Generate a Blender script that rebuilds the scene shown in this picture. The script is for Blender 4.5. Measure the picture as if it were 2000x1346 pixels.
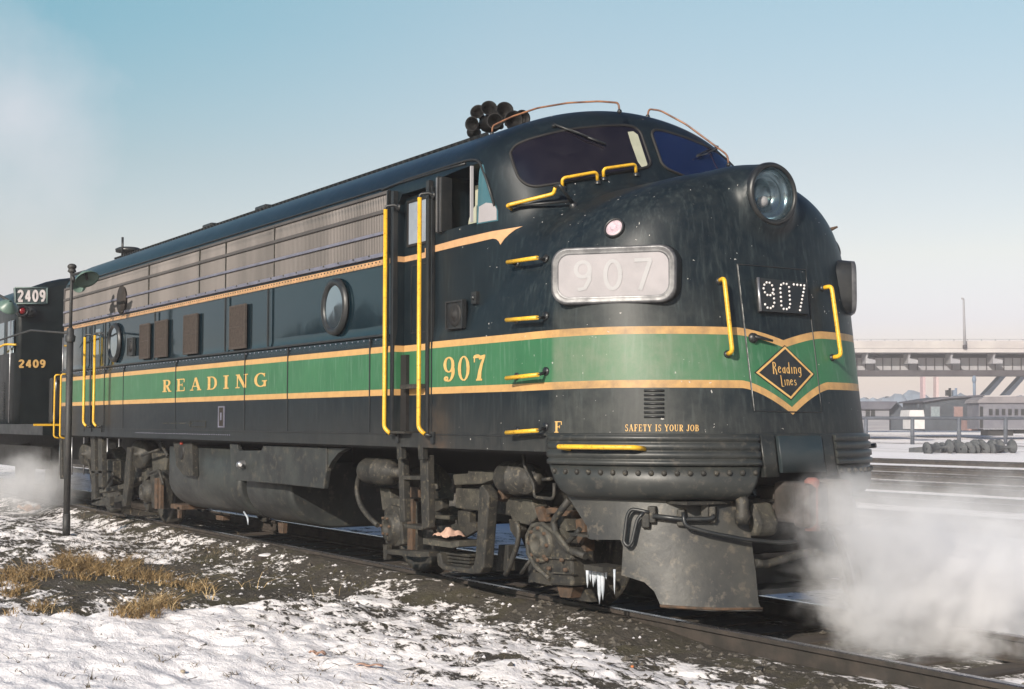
import bpy, bmesh, math, random
import numpy as np
from mathutils import Vector, Matrix
from mathutils.geometry import delaunay_2d_cdt
random.seed(7); rng = np.random.default_rng(7)
S = bpy.context.scene
for o in list(bpy.data.objects): bpy.data.objects.remove(o)

# ------------------------------------------------------------------ camera
CP = np.array([9.332, -7.331, 1.461]); FOC = 2730.4
def _axes(yaw, pitch, roll):
    y, p, r = np.radians([yaw, pitch, roll])
    fw = np.array([-np.cos(y)*np.cos(p), np.sin(y)*np.cos(p), np.sin(p)])
    rt = np.cross(fw, [0, 0, 1]); rt /= np.linalg.norm(rt); up = np.cross(rt, fw)
    return rt*np.cos(r)+up*np.sin(r), up*np.cos(r)-rt*np.sin(r), fw
RT, UP, FW = _axes(32.139, 3.146, .064)
cam = bpy.data.cameras.new('camera'); camo = bpy.data.objects.new('camera', cam); S.collection.objects.link(camo)
M4 = Matrix(((RT[0], UP[0], -FW[0], CP[0]), (RT[1], UP[1], -FW[1], CP[1]), (RT[2], UP[2], -FW[2], CP[2]), (0, 0, 0, 1)))
camo.matrix_world = M4
cam.sensor_width = 36; cam.lens = 36*FOC/2000; cam.clip_start = .1; cam.clip_end = 9000
S.camera = camo
S.view_settings.view_transform = 'Standard'; S.view_settings.look = 'None'
try: S.cycles.volume_bounces = 8; S.cycles.volume_step_rate = 1.0
except Exception: pass
S.view_settings.exposure = 0.35; S.view_settings.gamma = 1

# ------------------------------------------------------------------ sun and sky
SUN = Vector((.50, -.84, .455)).normalized()
el = math.asin(SUN.z); az = math.atan2(SUN.x, SUN.y)
sd = bpy.data.lights.new('sun', 'SUN'); sd.energy = 4.8; sd.angle = math.radians(.5); sd.color = (1, .90, .79)
so = bpy.data.objects.new('sun', sd); S.collection.objects.link(so); so.rotation_euler = SUN.to_track_quat('Z', 'Y').to_euler()
W = bpy.data.worlds.new('World'); S.world = W; W.use_nodes = True
wt = W.node_tree; bg = wt.nodes['Background']
sky = wt.nodes.new('ShaderNodeTexSky'); sky.sky_type = 'NISHITA'; sky.sun_disc = False
sky.sun_elevation = el; sky.sun_rotation = az; sky.air_density = 1.0; sky.dust_density = 1.2; sky.ozone_density = 2.0
bg.inputs[1].default_value = .15

# ------------------------------------------------------------------ node helpers
class NV:                                     # tiny expression builder over Math nodes
    def __init__(s, t, v): s.t = t; s.v = v
    def _op(s, op, *o):
        n = s.t.nodes.new('ShaderNodeMath'); n.operation = op
        for i, q in enumerate((s,)+o):
            if isinstance(q, NV): q = q.v
            if isinstance(q, (int, float)): n.inputs[i].default_value = q
            else: s.t.links.new(q, n.inputs[i])
        return NV(s.t, n.outputs[0])
    def __add__(s, o): return s._op('ADD', o)
    def __sub__(s, o): return s._op('SUBTRACT', o)
    def __mul__(s, o): return s._op('MULTIPLY', o)
    def __truediv__(s, o): return s._op('DIVIDE', o)
    def gt(s, o): return s._op('GREATER_THAN', o)
    def lt(s, o): return s._op('LESS_THAN', o)
    def abs(s): return s._op('ABSOLUTE')
    def mx(s, o): return s._op('MAXIMUM', o)
    def mn(s, o): return s._op('MINIMUM', o)
    def pw(s, o): return s._op('POWER', o)
    def sat(s): return s.mx(0.).mn(1.)
    def ss(s, a, b): return ((s-a)*(1./(b-a))).sat()
def lk(t, a, b):
    t.links.new(a.v if isinstance(a, NV) else a, b)
def coords(t, kind='Object'):
    tc = t.nodes.new('ShaderNodeTexCoord'); g = t.nodes.new('ShaderNodeNewGeometry')
    sx = t.nodes.new('ShaderNodeSeparateXYZ'); t.links.new(g.outputs['Position'], sx.inputs[0])
    return g.outputs['Position'], NV(t, sx.outputs[0]), NV(t, sx.outputs[1]), NV(t, sx.outputs[2])
def noise(t, vec, scale, detail=4, rough=.55, stretch=None, out=0):
    if stretch:
        m = t.nodes.new('ShaderNodeMapping'); m.inputs['Scale'].default_value = stretch; t.links.new(vec, m.inputs[0]); vec = m.outputs[0]
    n = t.nodes.new('ShaderNodeTexNoise'); n.inputs['Scale'].default_value = scale; n.inputs['Detail'].default_value = detail; n.inputs['Roughness'].default_value = rough
    t.links.new(vec, n.inputs['Vector']); return NV(t, n.outputs[out])
def mix(t, f, a, b):
    n = t.nodes.new('ShaderNodeMix'); n.data_type = 'RGBA'
    for k, q in ((0, f), (6, a), (7, b)):
        if isinstance(q, NV): q = q.v
        if isinstance(q, tuple): n.inputs[k].default_value = (*q, 1) if len(q) == 3 else q
        elif isinstance(q, (int, float)): n.inputs[k].default_value = q
        else: t.links.new(q, n.inputs[k])
    return n.outputs[2]
def newmat(name):
    m = bpy.data.materials.new(name); m.use_nodes = True
    return m, m.node_tree, m.node_tree.nodes['Principled BSDF']
def bump(t, b, h, strength, dist=.01):
    n = t.nodes.new('ShaderNodeBump'); n.inputs['Strength'].default_value = strength; n.inputs['Distance'].default_value = dist
    lk(t, h, n.inputs['Height']); t.links.new(n.outputs[0], b.inputs['Normal'])
MC = {}
def mat(name, c1, c2=None, rough=.6, metal=0, scale=8, bmp=.15, amount=1., stretch=None, spec=.5, r2=None, c3=None):
    if name in MC: return MC[name]
    m, t, b = newmat(name)
    p, x, y, z = coords(t); n = noise(t, p, scale, 6, .6, stretch)
    c2 = c2 or tuple(v*.75 for v in c1)
    col = mix(t, n.ss(.38, .62)*amount, c1, c2)
    if c3: col = mix(t, noise(t, p, scale*3.7, 5, .65).ss(.55, .66), col, c3)
    t.links.new(col, b.inputs['Base Color'])
    b.inputs['Metallic'].default_value = metal; b.inputs['Specular IOR Level'].default_value = spec
    lk(t, n.ss(.3, .7)*((r2 if r2 is not None else rough+.12)-rough)+rough, b.inputs['Roughness'])
    if bmp: bump(t, b, noise(t, p, scale*5, 5, .6), bmp, .004)
    MC[name] = m; return m
# world colour: physical sky, slightly tinted by height the way old colour film shows it, plus a faint cloud at left
g = wt.nodes.new('ShaderNodeTexCoord'); sx = wt.nodes.new('ShaderNodeSeparateXYZ'); wt.links.new(g.outputs['Generated'], sx.inputs[0])
zz = NV(wt, sx.outputs[2])
ramp = wt.nodes.new('ShaderNodeValToRGB'); lk(wt, zz, ramp.inputs[0])
cr = ramp.color_ramp
for i, (pos, c) in enumerate([(0, (.64, .52, .58)), (.07, (.70, .54, .57)), (.115, (.845, .615, .515)), (.18, (.87, .655, .515)), (.30, (.88, .80, .61)), (.42, (.27, .38, .46)), (.9, (.07, .14, .26))]):
    e = cr.elements[i] if i < 2 else cr.elements.new(pos)
    e.position = pos; e.color = (*c, 1)
tint = wt.nodes.new('ShaderNodeMix'); tint.data_type = 'RGBA'; tint.blend_type = 'MULTIPLY'; tint.inputs[0].default_value = 1
wt.links.new(sky.outputs[0], tint.inputs[6]); wt.links.new(ramp.outputs[0], tint.inputs[7])
scl = wt.nodes.new('ShaderNodeVectorMath'); scl.operation = 'SCALE'; scl.inputs['Scale'].default_value = 1.175; wt.links.new(tint.outputs[2], scl.inputs[0]); wcol = scl.outputs[0]
dd = FW+RT*((20-1000)/FOC)-UP*((215-673)/FOC); dd /= np.linalg.norm(dd)
dp = wt.nodes.new('ShaderNodeVectorMath'); dp.operation = 'DISTANCE'; wt.links.new(g.outputs['Generated'], dp.inputs[0]); dp.inputs[1].default_value = tuple(dd)
cn = noise(wt, g.outputs['Generated'], 9, 6, .6)
cf = ((NV(wt, dp.outputs['Value'])*-1.+.085)*11.+(cn-.5)*1.6).sat()*.45
dl = wt.nodes.new('ShaderNodeVectorMath'); dl.operation = 'DOT_PRODUCT'; wt.links.new(g.outputs['Generated'], dl.inputs[0]); dl.inputs[1].default_value = tuple(-RT)
lf = NV(wt, dl.outputs['Value']).ss(.0, .36)*zz.ss(.10, .27)
tl2 = wt.nodes.new('ShaderNodeMix'); tl2.data_type = 'RGBA'; tl2.blend_type = 'MULTIPLY'; lk(wt, lf, tl2.inputs[0]); wt.links.new(wcol, tl2.inputs[6]); tl2.inputs[7].default_value = (.62, .93, .98, 1)
wcol = tl2.outputs[2]
cm = mix(wt, cf, wcol, (4.9, 4.5, 4.7)); CLOUD = cm
wt.links.new(cm, bg.inputs[0])

# ------------------------------------------------------------------ mesh builder
class MB:
    def __init__(s): s.v = []; s.f = []; s.sm = []
    def add(s, vs, fs, smooth=False):
        n = len(s.v); s.v += [tuple(map(float, v)) for v in vs]
        for f in fs: s.f.append([n+i for i in f]); s.sm.append(smooth)
        return s
    def box(s, x0, x1, y0, y1, z0, z1):
        return s.add([(x0,y0,z0),(x1,y0,z0),(x1,y1,z0),(x0,y1,z0),(x0,y0,z1),(x1,y0,z1),(x1,y1,z1),(x0,y1,z1)],
                     [(0,3,2,1),(4,5,6,7),(0,1,5,4),(1,2,6,5),(2,3,7,6),(3,0,4,7)])
    def obox(s, c, ax, ay, az, hx, hy, hz):
        c = np.array(c, float); ax, ay, az = [np.array(a, float)/np.linalg.norm(a) for a in (ax, ay, az)]
        vs = [c+ax*hx*i+ay*hy*j+az*hz*k for k in (-1, 1) for i, j in ((-1,-1),(1,-1),(1,1),(-1,1))]
        return s.add(vs, [(0,3,2,1),(4,5,6,7),(0,1,5,4),(1,2,6,5),(2,3,7,6),(3,0,4,7)])
    def tube(s, pts, r, seg=8, cap=True):
        P = [np.array(p, float) for p in pts]; n = len(P)
        rr = r if hasattr(r, '__len__') else [r]*n
        T = [P[min(i+1, n-1)]-P[max(i-1, 0)] for i in range(n)]; T = [t/(np.linalg.norm(t)+1e-12) for t in T]
        u = np.cross(T[0], [0, 0, 1]); u = u if np.linalg.norm(u) > 1e-3 else np.cross(T[0], [0, 1, 0])
        u /= np.linalg.norm(u); vs = []
        for i in range(n):
            u = u-T[i]*(u@T[i]); u /= np.linalg.norm(u)+1e-12; w = np.cross(T[i], u)
            for k in range(seg):
                a = 2*math.pi*k/seg; vs.append(P[i]+(u*math.cos(a)+w*math.sin(a))*rr[i])
        fs = [(i*seg+k, i*seg+(k+1) % seg, (i+1)*seg+(k+1) % seg, (i+1)*seg+k) for i in range(n-1) for k in range(seg)]
        s.add(vs, fs, True)
        if cap:
            m = len(s.v)-n*seg
            s.f.append([m+k for k in range(seg)][::-1]); s.sm.append(False)
            s.f.append([m+(n-1)*seg+k for k in range(seg)]); s.sm.append(False)
        return s
    def lathe(s, c, axis, prof, seg=24, smooth=True):          # prof: (distance along axis, radius)
        c = np.array(c, float); a = np.array(axis, float); a /= np.linalg.norm(a)
        u = np.cross(a, [0, 0, 1]); u = u if np.linalg.norm(u) > 1e-3 else np.cross(a, [0, 1, 0]); u /= np.linalg.norm(u); w = np.cross(a, u)
        vs = [c+a*d+(u*math.cos(2*math.pi*k/seg)+w*math.sin(2*math.pi*k/seg))*max(r, 1e-4) for d, r in prof for k in range(seg)]
        fs = [(i*seg+k, i*seg+(k+1) % seg, (i+1)*seg+(k+1) % seg, (i+1)*seg+k) for i in range(len(prof)-1) for k in range(seg)]
        return s.add(vs, fs, smooth)
    def prism(s, pts, vec):                                     # closed polygon (3D points) extruded by vec
        P = [np.array(p, float) for p in pts]; n = len(P); v = np.array(vec, float)
        s.add(P+[p+v for p in P], [tuple(range(n))[::-1], tuple(range(n, 2*n))]+[(i, (i+1) % n, (i+1) % n+n, i+n) for i in range(n)])
        return s
    def ball(s, c, r, seg=12, sq=(1, 1, 1)):
        vs = []; 
        for i in range(seg//2+1):
            th = math.pi*i/(seg//2)
            for k in range(seg):
                a = 2*math.pi*k/seg; vs.append((c[0]+r*sq[0]*math.sin(th)*math.cos(a), c[1]+r*sq[1]*math.sin(th)*math.sin(a), c[2]+r*sq[2]*math.cos(th)))
        return s.add(vs, [(i*seg+k, i*seg+(k+1) % seg, (i+1)*seg+(k+1) % seg, (i+1)*seg+k) for i in range(seg//2) for k in range(seg)], True)
    def build(s, name, m, parent=None, bevel=0, fix=False):
        me = bpy.data.meshes.new(name)
        o0 = np.zeros(3); q = parent
        while q is not None: o0 += np.array(q.location); q = q.parent
        me.from_pydata([tuple(np.array(v)-o0) for v in s.v] if parent else s.v, [], s.f)
        me.polygons.foreach_set('use_smooth', s.sm); me.materials.append(m)
        if fix or True:
            bm = bmesh.new(); bm.from_mesh(me); bmesh.ops.recalc_face_normals(bm, faces=bm.faces); bm.to_mesh(me); bm.free()
        me.update(); o = bpy.data.objects.new(name, me); S.collection.objects.link(o); o.parent = parent
        if bevel:
            b = o.modifiers.new('bevel', 'BEVEL'); b.width = bevel; b.segments = 2; b.limit_method = 'ANGLE'; b.angle_limit = math.radians(50)
        return o
SPLIT = {'foot', 'bolt', 'bracket', 'letter', 'numeral', 'stencil_mark', 'roof_cleat', 'ladder', 'step_grating', 'brake_pipe', 'air_hose', 'draft_casting', 'lever_bracket', 'truck_frame', 'far_truck_frame', 'pedestal', 'brake_shoe', 'spring_hanger', 'spring_seat', 'brake_hanger', 'brake_lever_plate', 'pedestal_tie', 'swing_hanger',
         'drain_valve', 'panel_joints', 'door_jamb', 'rear_door_strips', 'window_rail', 'louvre', 'grab_rail', 'door_step', 'underbody_pipes', 'leaf_spring', 'buffer_beam', 'underframe', 'floor_frame', 'seat_frame'}
def pieces(mb, name, m, parent, **k):
    """every loose piece of the builder becomes its own object"""
    n = len(mb.v); up_ = list(range(n))
    def fd(i):
        while up_[i] != i: up_[i] = up_[up_[i]]; i = up_[i]
        return i
    for f in mb.f:
        r0 = fd(f[0])
        for v in f[1:]: up_[fd(v)] = r0
    comp = {}
    for i in range(n): comp.setdefault(fd(i), []).append(i)
    C_ = [dict(ix=c, lo=np.min([mb.v[i] for i in c], 0)-.004, hi=np.max([mb.v[i] for i in c], 0)+.004) for c in comp.values()]
    ch_ = True
    while ch_:
        ch_ = False
        for i in range(len(C_)):
            for j in range(i+1, len(C_)):
                if (C_[i]['lo'] <= C_[j]['hi']).all() and (C_[j]['lo'] <= C_[i]['hi']).all():
                    C_[i] = dict(ix=C_[i]['ix']+C_[j]['ix'], lo=np.minimum(C_[i]['lo'], C_[j]['lo']), hi=np.maximum(C_[i]['hi'], C_[j]['hi'])); C_.pop(j); ch_ = True; break
            if ch_: break
    out = []
    for c in C_:
        s_ = set(c['ix']); mp = {v: q for q, v in enumerate(c['ix'])}; m2 = MB(); m2.v = [mb.v[i] for i in c['ix']]
        for f, sm in zip(mb.f, mb.sm):
            if f[0] in s_: m2.f.append([mp[v] for v in f]); m2.sm.append(sm)
        out.append(m2.build(name, m, parent, **k))
    return out[0]
def tag(o, label=None, cat=None, group=None, kind=None):
    for k, v in (('label', label), ('category', cat), ('group', group), ('kind', kind)):
        if v: o[k] = v
    return o
def empty(name, loc, label, cat, group=None):
    o = bpy.data.objects.new(name, None); S.collection.objects.link(o); o.location = loc; o.empty_display_size = .2
    return tag(o, label, cat, group)
def roundpath(pts, r, n=5):                                    # polyline with rounded corners
    P = [np.array(p, float) for p in pts]; out = [P[0]]
    for i in range(1, len(P)-1):
        a, b, c = P[i-1], P[i], P[i+1]; d1 = (a-b); d2 = (c-b); l1 = np.linalg.norm(d1); l2 = np.linalg.norm(d2); q = min(r, l1*.45, l2*.45)
        p1 = b+d1/l1*q; p2 = b+d2/l2*q
        for k in range(n+1):
            t = k/n; out.append(p1*(1-t)**2+b*2*t*(1-t)+p2*t*t)
    return out+[P[-1]]
# pixel helpers: the photograph measured onto planes of known distance
def ray(px, py): return FW+RT*(px-1000)/FOC-UP*(py-673)/FOC
def un(px, py, ax, val):
    d = ray(px, py); return CP+d*((val-CP[ax])/d[ax])
def dep(px, py, w): return CP+ray(px, py)*w
def c5(L): return [(640+x/3.571, 840+y/3.571) for x, y in L]
def c1(L): return [(100+x/3.333, 820+y/3.333) for x, y in L]
def c4(L): return [(1050+x/3.077, 820+y/3.077) for x, y in L]
def slab(mb, poly, y, th): return mb.prism([un(a, b, 1, y) for a, b in poly], (0, th, 0))
def curve(mb, poly, y, r, rnd=.08, seg=8): return mb.tube(roundpath([un(a, b, 1, y) for a, b in poly], rnd), r, seg)

# ------------------------------------------------------------------ the nose and body surface
def gp(a, n): return np.power(np.maximum(a, 0), n)
def smax(a, b, k): h = np.maximum(k-np.abs(a-b), 0)/(k+1e-9); return np.maximum(a, b)+h*h*k*.25
def smin(a, b, k): return -smax(-a, -b, k)
HLZ = 3.20
def fbody(P):
    x, y, z = P[..., 0], P[..., 1], P[..., 2]; Y = np.abs(y)
    s1 = (gp(Y/1.5, 1.85)+gp((z-3.52)/.66, 1.85))**(1/1.85)-1
    s1 = s1*.95
    a = .05-.50*(z-3.5)+1.2
    s2 = ((gp((x+1.2)/a, 2.4)+gp(Y/1.7, 2.4))**(1/2.4)-1)*1.1
    cab = smax(s1, s2, .28)
    a = 1.60-.17*(z-1.54)
    s3 = ((gp(x/a, 2.45)+gp(Y/1.5, 2.45))**(1/2.45)-1)*1.3
    s4 = ((gp(Y/1.5, 1.95)+gp((z-2.45)/.975, 1.95))**(1/1.95)-1)*.95
    kz = np.clip((z-2.05)/.75, 0, 1); nose = smax(s3, s4, .34*kz*kz*(3-2*kz)+1e-4)
    bar = np.maximum(np.sqrt(y*y+(z-HLZ)**2)-.238, x-1.385); bar = np.maximum(bar, .2-x)
    kk = .10*np.clip((z-2.4)/.5, 0, 1)*np.clip((x+.9)/.6, 0, 1); return smin(smin(cab, nose, kk), bar, .16)
def hits(O, D, t0=0., t1=30., n=240):                         # first outside->inside crossing
    O = np.atleast_2d(O); D = np.atleast_2d(D); ts = np.linspace(t0, t1, n)
    lo = np.full(len(O), np.nan); prev = fbody(O+D*ts[0]); done = np.zeros(len(O), bool)
    for i in range(1, n):
        cur = fbody(O+D*ts[i]); c = (~done) & (prev > 0) & (cur <= 0); lo[c] = ts[i-1]; done |= c; prev = cur
    h = (ts[1]-ts[0]); a = lo.copy(); b = lo+h
    for _ in range(22):
        m = (a+b)/2; ins = fbody(O+D*m[:, None]) < 0; b = np.where(ins, m, b); a = np.where(ins, a, m)
    return O+D*b[:, None]
def nrm(P):
    e = 1e-3; g = np.stack([fbody(P+np.eye(3)[i]*e)-fbody(P-np.eye(3)[i]*e) for i in range(3)], -1)
    return g/(np.linalg.norm(g, axis=-1, keepdims=True)+1e-12)
def hitpx(pts, off=0.):                                        # photo pixels -> points on the body
    pts = np.array(pts, float).reshape(-1, 2)
    D = np.array([ray(a, b) for a, b in pts]); P = hits(np.tile(CP, (len(D), 1)), D, 5, 24, 400)
    bad = np.isnan(P[:, 0])
    if bad.any(): P[bad] = np.array([un(a, b, 1, -1.5) for a, b in pts[bad]])
    return P+nrm(P)*off if off else P
def hitside(xz, off=0.):
    xz = np.array(xz, float).reshape(-1, 2); O = np.stack([xz[:, 0], np.full(len(xz), -2.0), xz[:, 1]], -1)
    P = hits(O, np.tile([0, 1., 0], (len(O), 1)), 0, 1.6, 60); bad = np.isnan(P[:, 0]); P[bad, 0] = xz[bad, 0]; P[bad, 1] = -1.5; P[bad, 2] = xz[bad, 1]
    return P+nrm(P)*off if off else P
def patch(poly, mapper, step, off, mb=None):                   # filled polygon laid over the body with real thickness
    mb = mb or MB(); P = np.array(poly, float); n = len(P); bd = []
    for i in range(n):
        a, b = P[i], P[(i+1) % n]; k = max(1, int(np.linalg.norm(b-a)/step))
        bd += [a+(b-a)*j/k for j in range(k)]
    inn = []
    lo, hi = P.min(0), P.max(0)
    bdA = np.array(bd)
    def inside(q):
        c = False
        for i in range(n):
            x1, y1 = P[i]; x2, y2 = P[(i+1) % n]
            if (y1 > q[1]) != (y2 > q[1]) and q[0] < (x2-x1)*(q[1]-y1)/(y2-y1)+x1: c = not c
        return c
    for xx in np.arange(lo[0]+step/2, hi[0], step):
        for yy in np.arange(lo[1]+step/2, hi[1], step):
            if inside((xx, yy)) and np.min(np.hypot(*(bdA-(xx, yy)).T)) > step*.45: inn.append((xx, yy))
    vs = [Vector(b) for b in bd]+[Vector(q) for q in inn]
    r = delaunay_2d_cdt(vs, [], [list(range(len(bd)))], 1, 1e-5)
    V = np.array([tuple(v) for v in r[0]]); T = mapper(V, off); B = mapper(V, -.004)
    nv = len(V); fs = [tuple(f) for f in r[2]]; mb.add(T, fs, True)
    E = {}
    for f in fs:
        for i in range(len(f)):
            k = (f[i], f[(i+1) % len(f)]); E[k] = 1
    be = [k for k in E if (k[1], k[0]) not in E]
    mb.add(np.concatenate([T, B]), [(b, a, a+nv, b+nv) for a, b in be])
    return mb

# ------------------------------------------------------------------ letters as slab-serif strokes
def arc(cx, cy, rx, ry, a0, a1, t=.07, T=.19, n=14):
    out = []
    for i in range(n+1):
        a = math.radians(a0+(a1-a0)*i/n); out.append((cx+rx*math.cos(a), cy+ry*math.sin(a), t+(T-t)*abs(math.cos(a))**1.5))
    return out
def ln(x0, y0, x1, y1, w): return [(x0, y0, w), (x1, y1, w)]
def sf(x, y, w=.42): return ln(x-w/2, y, x+w/2, y, .075)
GL = {
 'R': (.84, [ln(.22,0,.22,1,.2), sf(.22,.035), ln(.05,.965,.45,.965,.075), arc(.44,.74,.22,.225,90,-90), ln(.25,.515,.46,.515,.07), ln(.42,.5,.68,.04,.18), sf(.72,.035,.28)]),
 'E': (.80, [ln(.22,0,.22,1,.2), ln(.05,.965,.72,.965,.075), ln(.05,.035,.74,.035,.075), ln(.25,.51,.55,.51,.07), ln(.71,.7,.71,.97,.07), ln(.73,.03,.73,.32,.07), ln(.55,.38,.55,.64,.06)]),
 'A': (.92, [ln(.14,.03,.45,1,.075), ln(.45,1,.76,.03,.2), ln(.24,.33,.66,.33,.065), sf(.14,.035,.3), sf(.76,.035,.36)]),
 'D': (.86, [ln(.22,0,.22,1,.2), ln(.05,.965,.45,.965,.075), ln(.05,.035,.45,.035,.075), arc(.42,.5,.32,.465,90,-90)]),
 'I': (.48, [ln(.24,0,.24,1,.2), sf(.24,.035), sf(.24,.965)]),
 'N': (.92, [ln(.18,.03,.18,.97,.075), ln(.22,.97,.72,.03,.2), ln(.76,0,.76,.97,.075), sf(.18,.035,.3), sf(.2,.965,.3), sf(.76,.965,.3)]),
 'G': (.88, [arc(.45,.5,.35,.465,50,325), ln(.72,.03,.72,.42,.16), sf(.7,.42,.34), ln(.68,.72,.7,.97,.07)]),
 'S': (.66, [arc(.34,.74,.2,.225,35,270,.08,.15), arc(.32,.275,.22,.24,90,-145,.08,.15), ln(.56,.72,.56,.97,.06), ln(.09,.03,.09,.3,.06)]),
 'F': (.76, [ln(.22,0,.22,1,.2), ln(.05,.965,.72,.965,.075), sf(.22,.035), ln(.25,.51,.52,.51,.07), ln(.71,.68,.71,.97,.07), ln(.53,.38,.53,.64,.06)]),
 'T': (.80, [ln(.4,0,.4,1,.2), sf(.4,.035), ln(.06,.965,.74,.965,.075), ln(.07,.7,.07,.97,.06), ln(.73,.7,.73,.97,.06)]),
 'Y': (.86, [ln(.14,.97,.43,.45,.19), ln(.72,.97,.43,.45,.08), ln(.43,0,.43,.48,.19), sf(.43,.035), sf(.14,.965,.3), sf(.72,.965,.28)]),
 'O': (.84, [arc(.42,.5,.33,.465,0,360)]),
 'U': (.86, [ln(.2,.97,.2,.3,.19), arc(.44,.3,.24,.265,180,360,.08,.12), ln(.68,.3,.68,.97,.08), sf(.2,.965,.34), sf(.68,.965,.28)]),
 'J': (.62, [ln(.42,.97,.42,.26,.19), arc(.25,.26,.17,.225,0,-180,.08,.17), sf(.42,.965,.36)]),
 'B': (.82, [ln(.22,0,.22,1,.2), ln(.05,.965,.42,.965,.075), ln(.05,.035,.42,.035,.075), arc(.42,.75,.2,.215,90,-90), arc(.42,.275,.26,.24,90,-90), ln(.25,.52,.42,.52,.07)]),
 '9': (.62, [arc(.30,.68,.2,.285,0,360,.05,.15), arc(.26,.42,.25,.38,20,-100,.05,.16), ln(.5,.6,.5,.68,.15), arc(.17,.13,.07,.06,0,360,.08,.1)]),
 '0': (.62, [arc(.31,.5,.21,.46,0,360,.05,.15)]),
 '7': (.62, [arc(.22,.86,.14,.07,180,20,.14,.1), ln(.3,.86,.56,.9,.14), ln(.55,.97,.54,.86,.08), [(.54,.9,.09),(.42,.62,.12),(.34,.35,.15),(.30,.03,.2)], ln(.09,.7,.09,.97,.05), ln(.17,.035,.45,.035,.07)]),
 ' ': (.4, []),
}
SN = {   # plain sans strokes
 '9': (.62, [arc(.3,.7,.2,.24,0,360,.12,.12,18), [(.5,.72,.12),(.48,.35,.12),(.36,.1,.12),(.16,.06,.12)]]),
 '0': (.62, [arc(.31,.5,.21,.44,0,360,.12,.12,20)]),
 '7': (.62, [ln(.08,.94,.56,.94,.12), ln(.52,.92,.24,0,.12)]),
 '2': (.62, [arc(.3,.72,.2,.22,170,-30,.12,.12), ln(.47,.62,.1,.08,.12), ln(.08,.06,.54,.06,.12)]),
 '4': (.64, [ln(.42,1,.42,0,.12), ln(.4,.98,.08,.32,.1), ln(.05,.3,.58,.3,.12)]),
}
LN = {   # narrow lettering of the herald
 'R': (.6, [ln(.14,-.08,.14,1,.12), arc(.2,.74,.24,.22,110,-90,.06,.1), [(.24,.52,.08),(.42,.3,.1),(.52,-.12,.11)]]),
 'e': (.42, [arc(.2,.32,.15,.27,20,330,.05,.1), ln(.08,.35,.34,.42,.05)]),
 'a': (.44, [arc(.19,.27,.13,.22,0,360,.05,.09), ln(.34,0,.34,.58,.09)]),
 'd': (.46, [arc(.19,.28,.14,.24,0,360,.05,.09), ln(.35,0,.35,1,.09)]),
 'i': (.2, [ln(.1,0,.1,.58,.09)]),
 'n': (.46, [ln(.1,0,.1,.6,.09), arc(.23,.4,.13,.16,180,0,.05,.08), ln(.36,.4,.36,0,.09)]),
 'g': (.46, [arc(.2,.33,.14,.22,0,360,.05,.09), [(.35,.58,.09),(.35,-.1,.09),(.25,-.26,.07),(.08,-.22,.06)]]),
 'L': (.4, [ln(.14,-.1,.14,1,.12), ln(.05,1,.2,1,.07), ln(.1,-.1,.42,-.1,.06)]),
 's': (.38, [arc(.2,.42,.1,.13,30,270,.05,.08), arc(.18,.16,.12,.14,90,-150,.05,.08)]),
 ' ': (.3, []),
}
def letters(text, mapper, total, height, mb=None, font=GL, gap=.12, off=.003, bold=1., step=.06):
    """strokes -> ribbons in text space (0..total, 0..height) -> mapper"""
    mb = mb or MB(); adv = sum(font[c][0] for c in text)+gap*(len(text)-1); sx = total/adv; u = 0; k = 0
    for c in text:
        w, st = font[c]
        for s in st:
            P = [np.array(p[:2]) for p in s]; Wd = [p[2]*bold for p in s]; Q = []; QW = []
            for i in range(len(P)-1):
                m = max(1, int(np.linalg.norm(P[i+1]-P[i])/.25))
                for j in range(m): Q.append(P[i]+(P[i+1]-P[i])*j/m); QW.append(Wd[i]+(Wd[i+1]-Wd[i])*j/m)
            Q.append(P[-1]); QW.append(Wd[-1]); L = []; Rr = []
            for i in range(len(Q)):
                t = Q[min(i+1, len(Q)-1)]-Q[max(i-1, 0)]; t = t/(np.linalg.norm(t)+1e-9); nn = np.array([-t[1], t[0]])
                a = Q[i]+nn*QW[i]/2; b = Q[i]-nn*QW[i]/2
                L.append(((u+a[0])*sx, a[1]*height)); Rr.append(((u+b[0])*sx, b[1]*height))
            V = mapper(np.array(L+Rr), off+.0003*(k % 7)); n = len(Q)
            mb.add(V, [(i, i+1, n+i+1, n+i) for i in range(n-1)], True); k += 1
        u += w+gap
    return mb
def sidemap(x0, z0, slope=0): return lambda uv, off: hitside(np.stack([x0+uv[:, 0], z0+uv[:, 1]+uv[:, 0]*slope], -1), off)
def quadmap(bl, br, tl, tr, W_, H_):
    bl, br, tl, tr = map(np.array, (bl, br, tl, tr))
    def f(uv, off):
        s = (uv[:, 0]/W_)[:, None]; t = (uv[:, 1]/H_)[:, None]
        return hitpx(bl*(1-s)*(1-t)+br*s*(1-t)+tl*(1-s)*t+tr*s*t, off)
    return f

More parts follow.
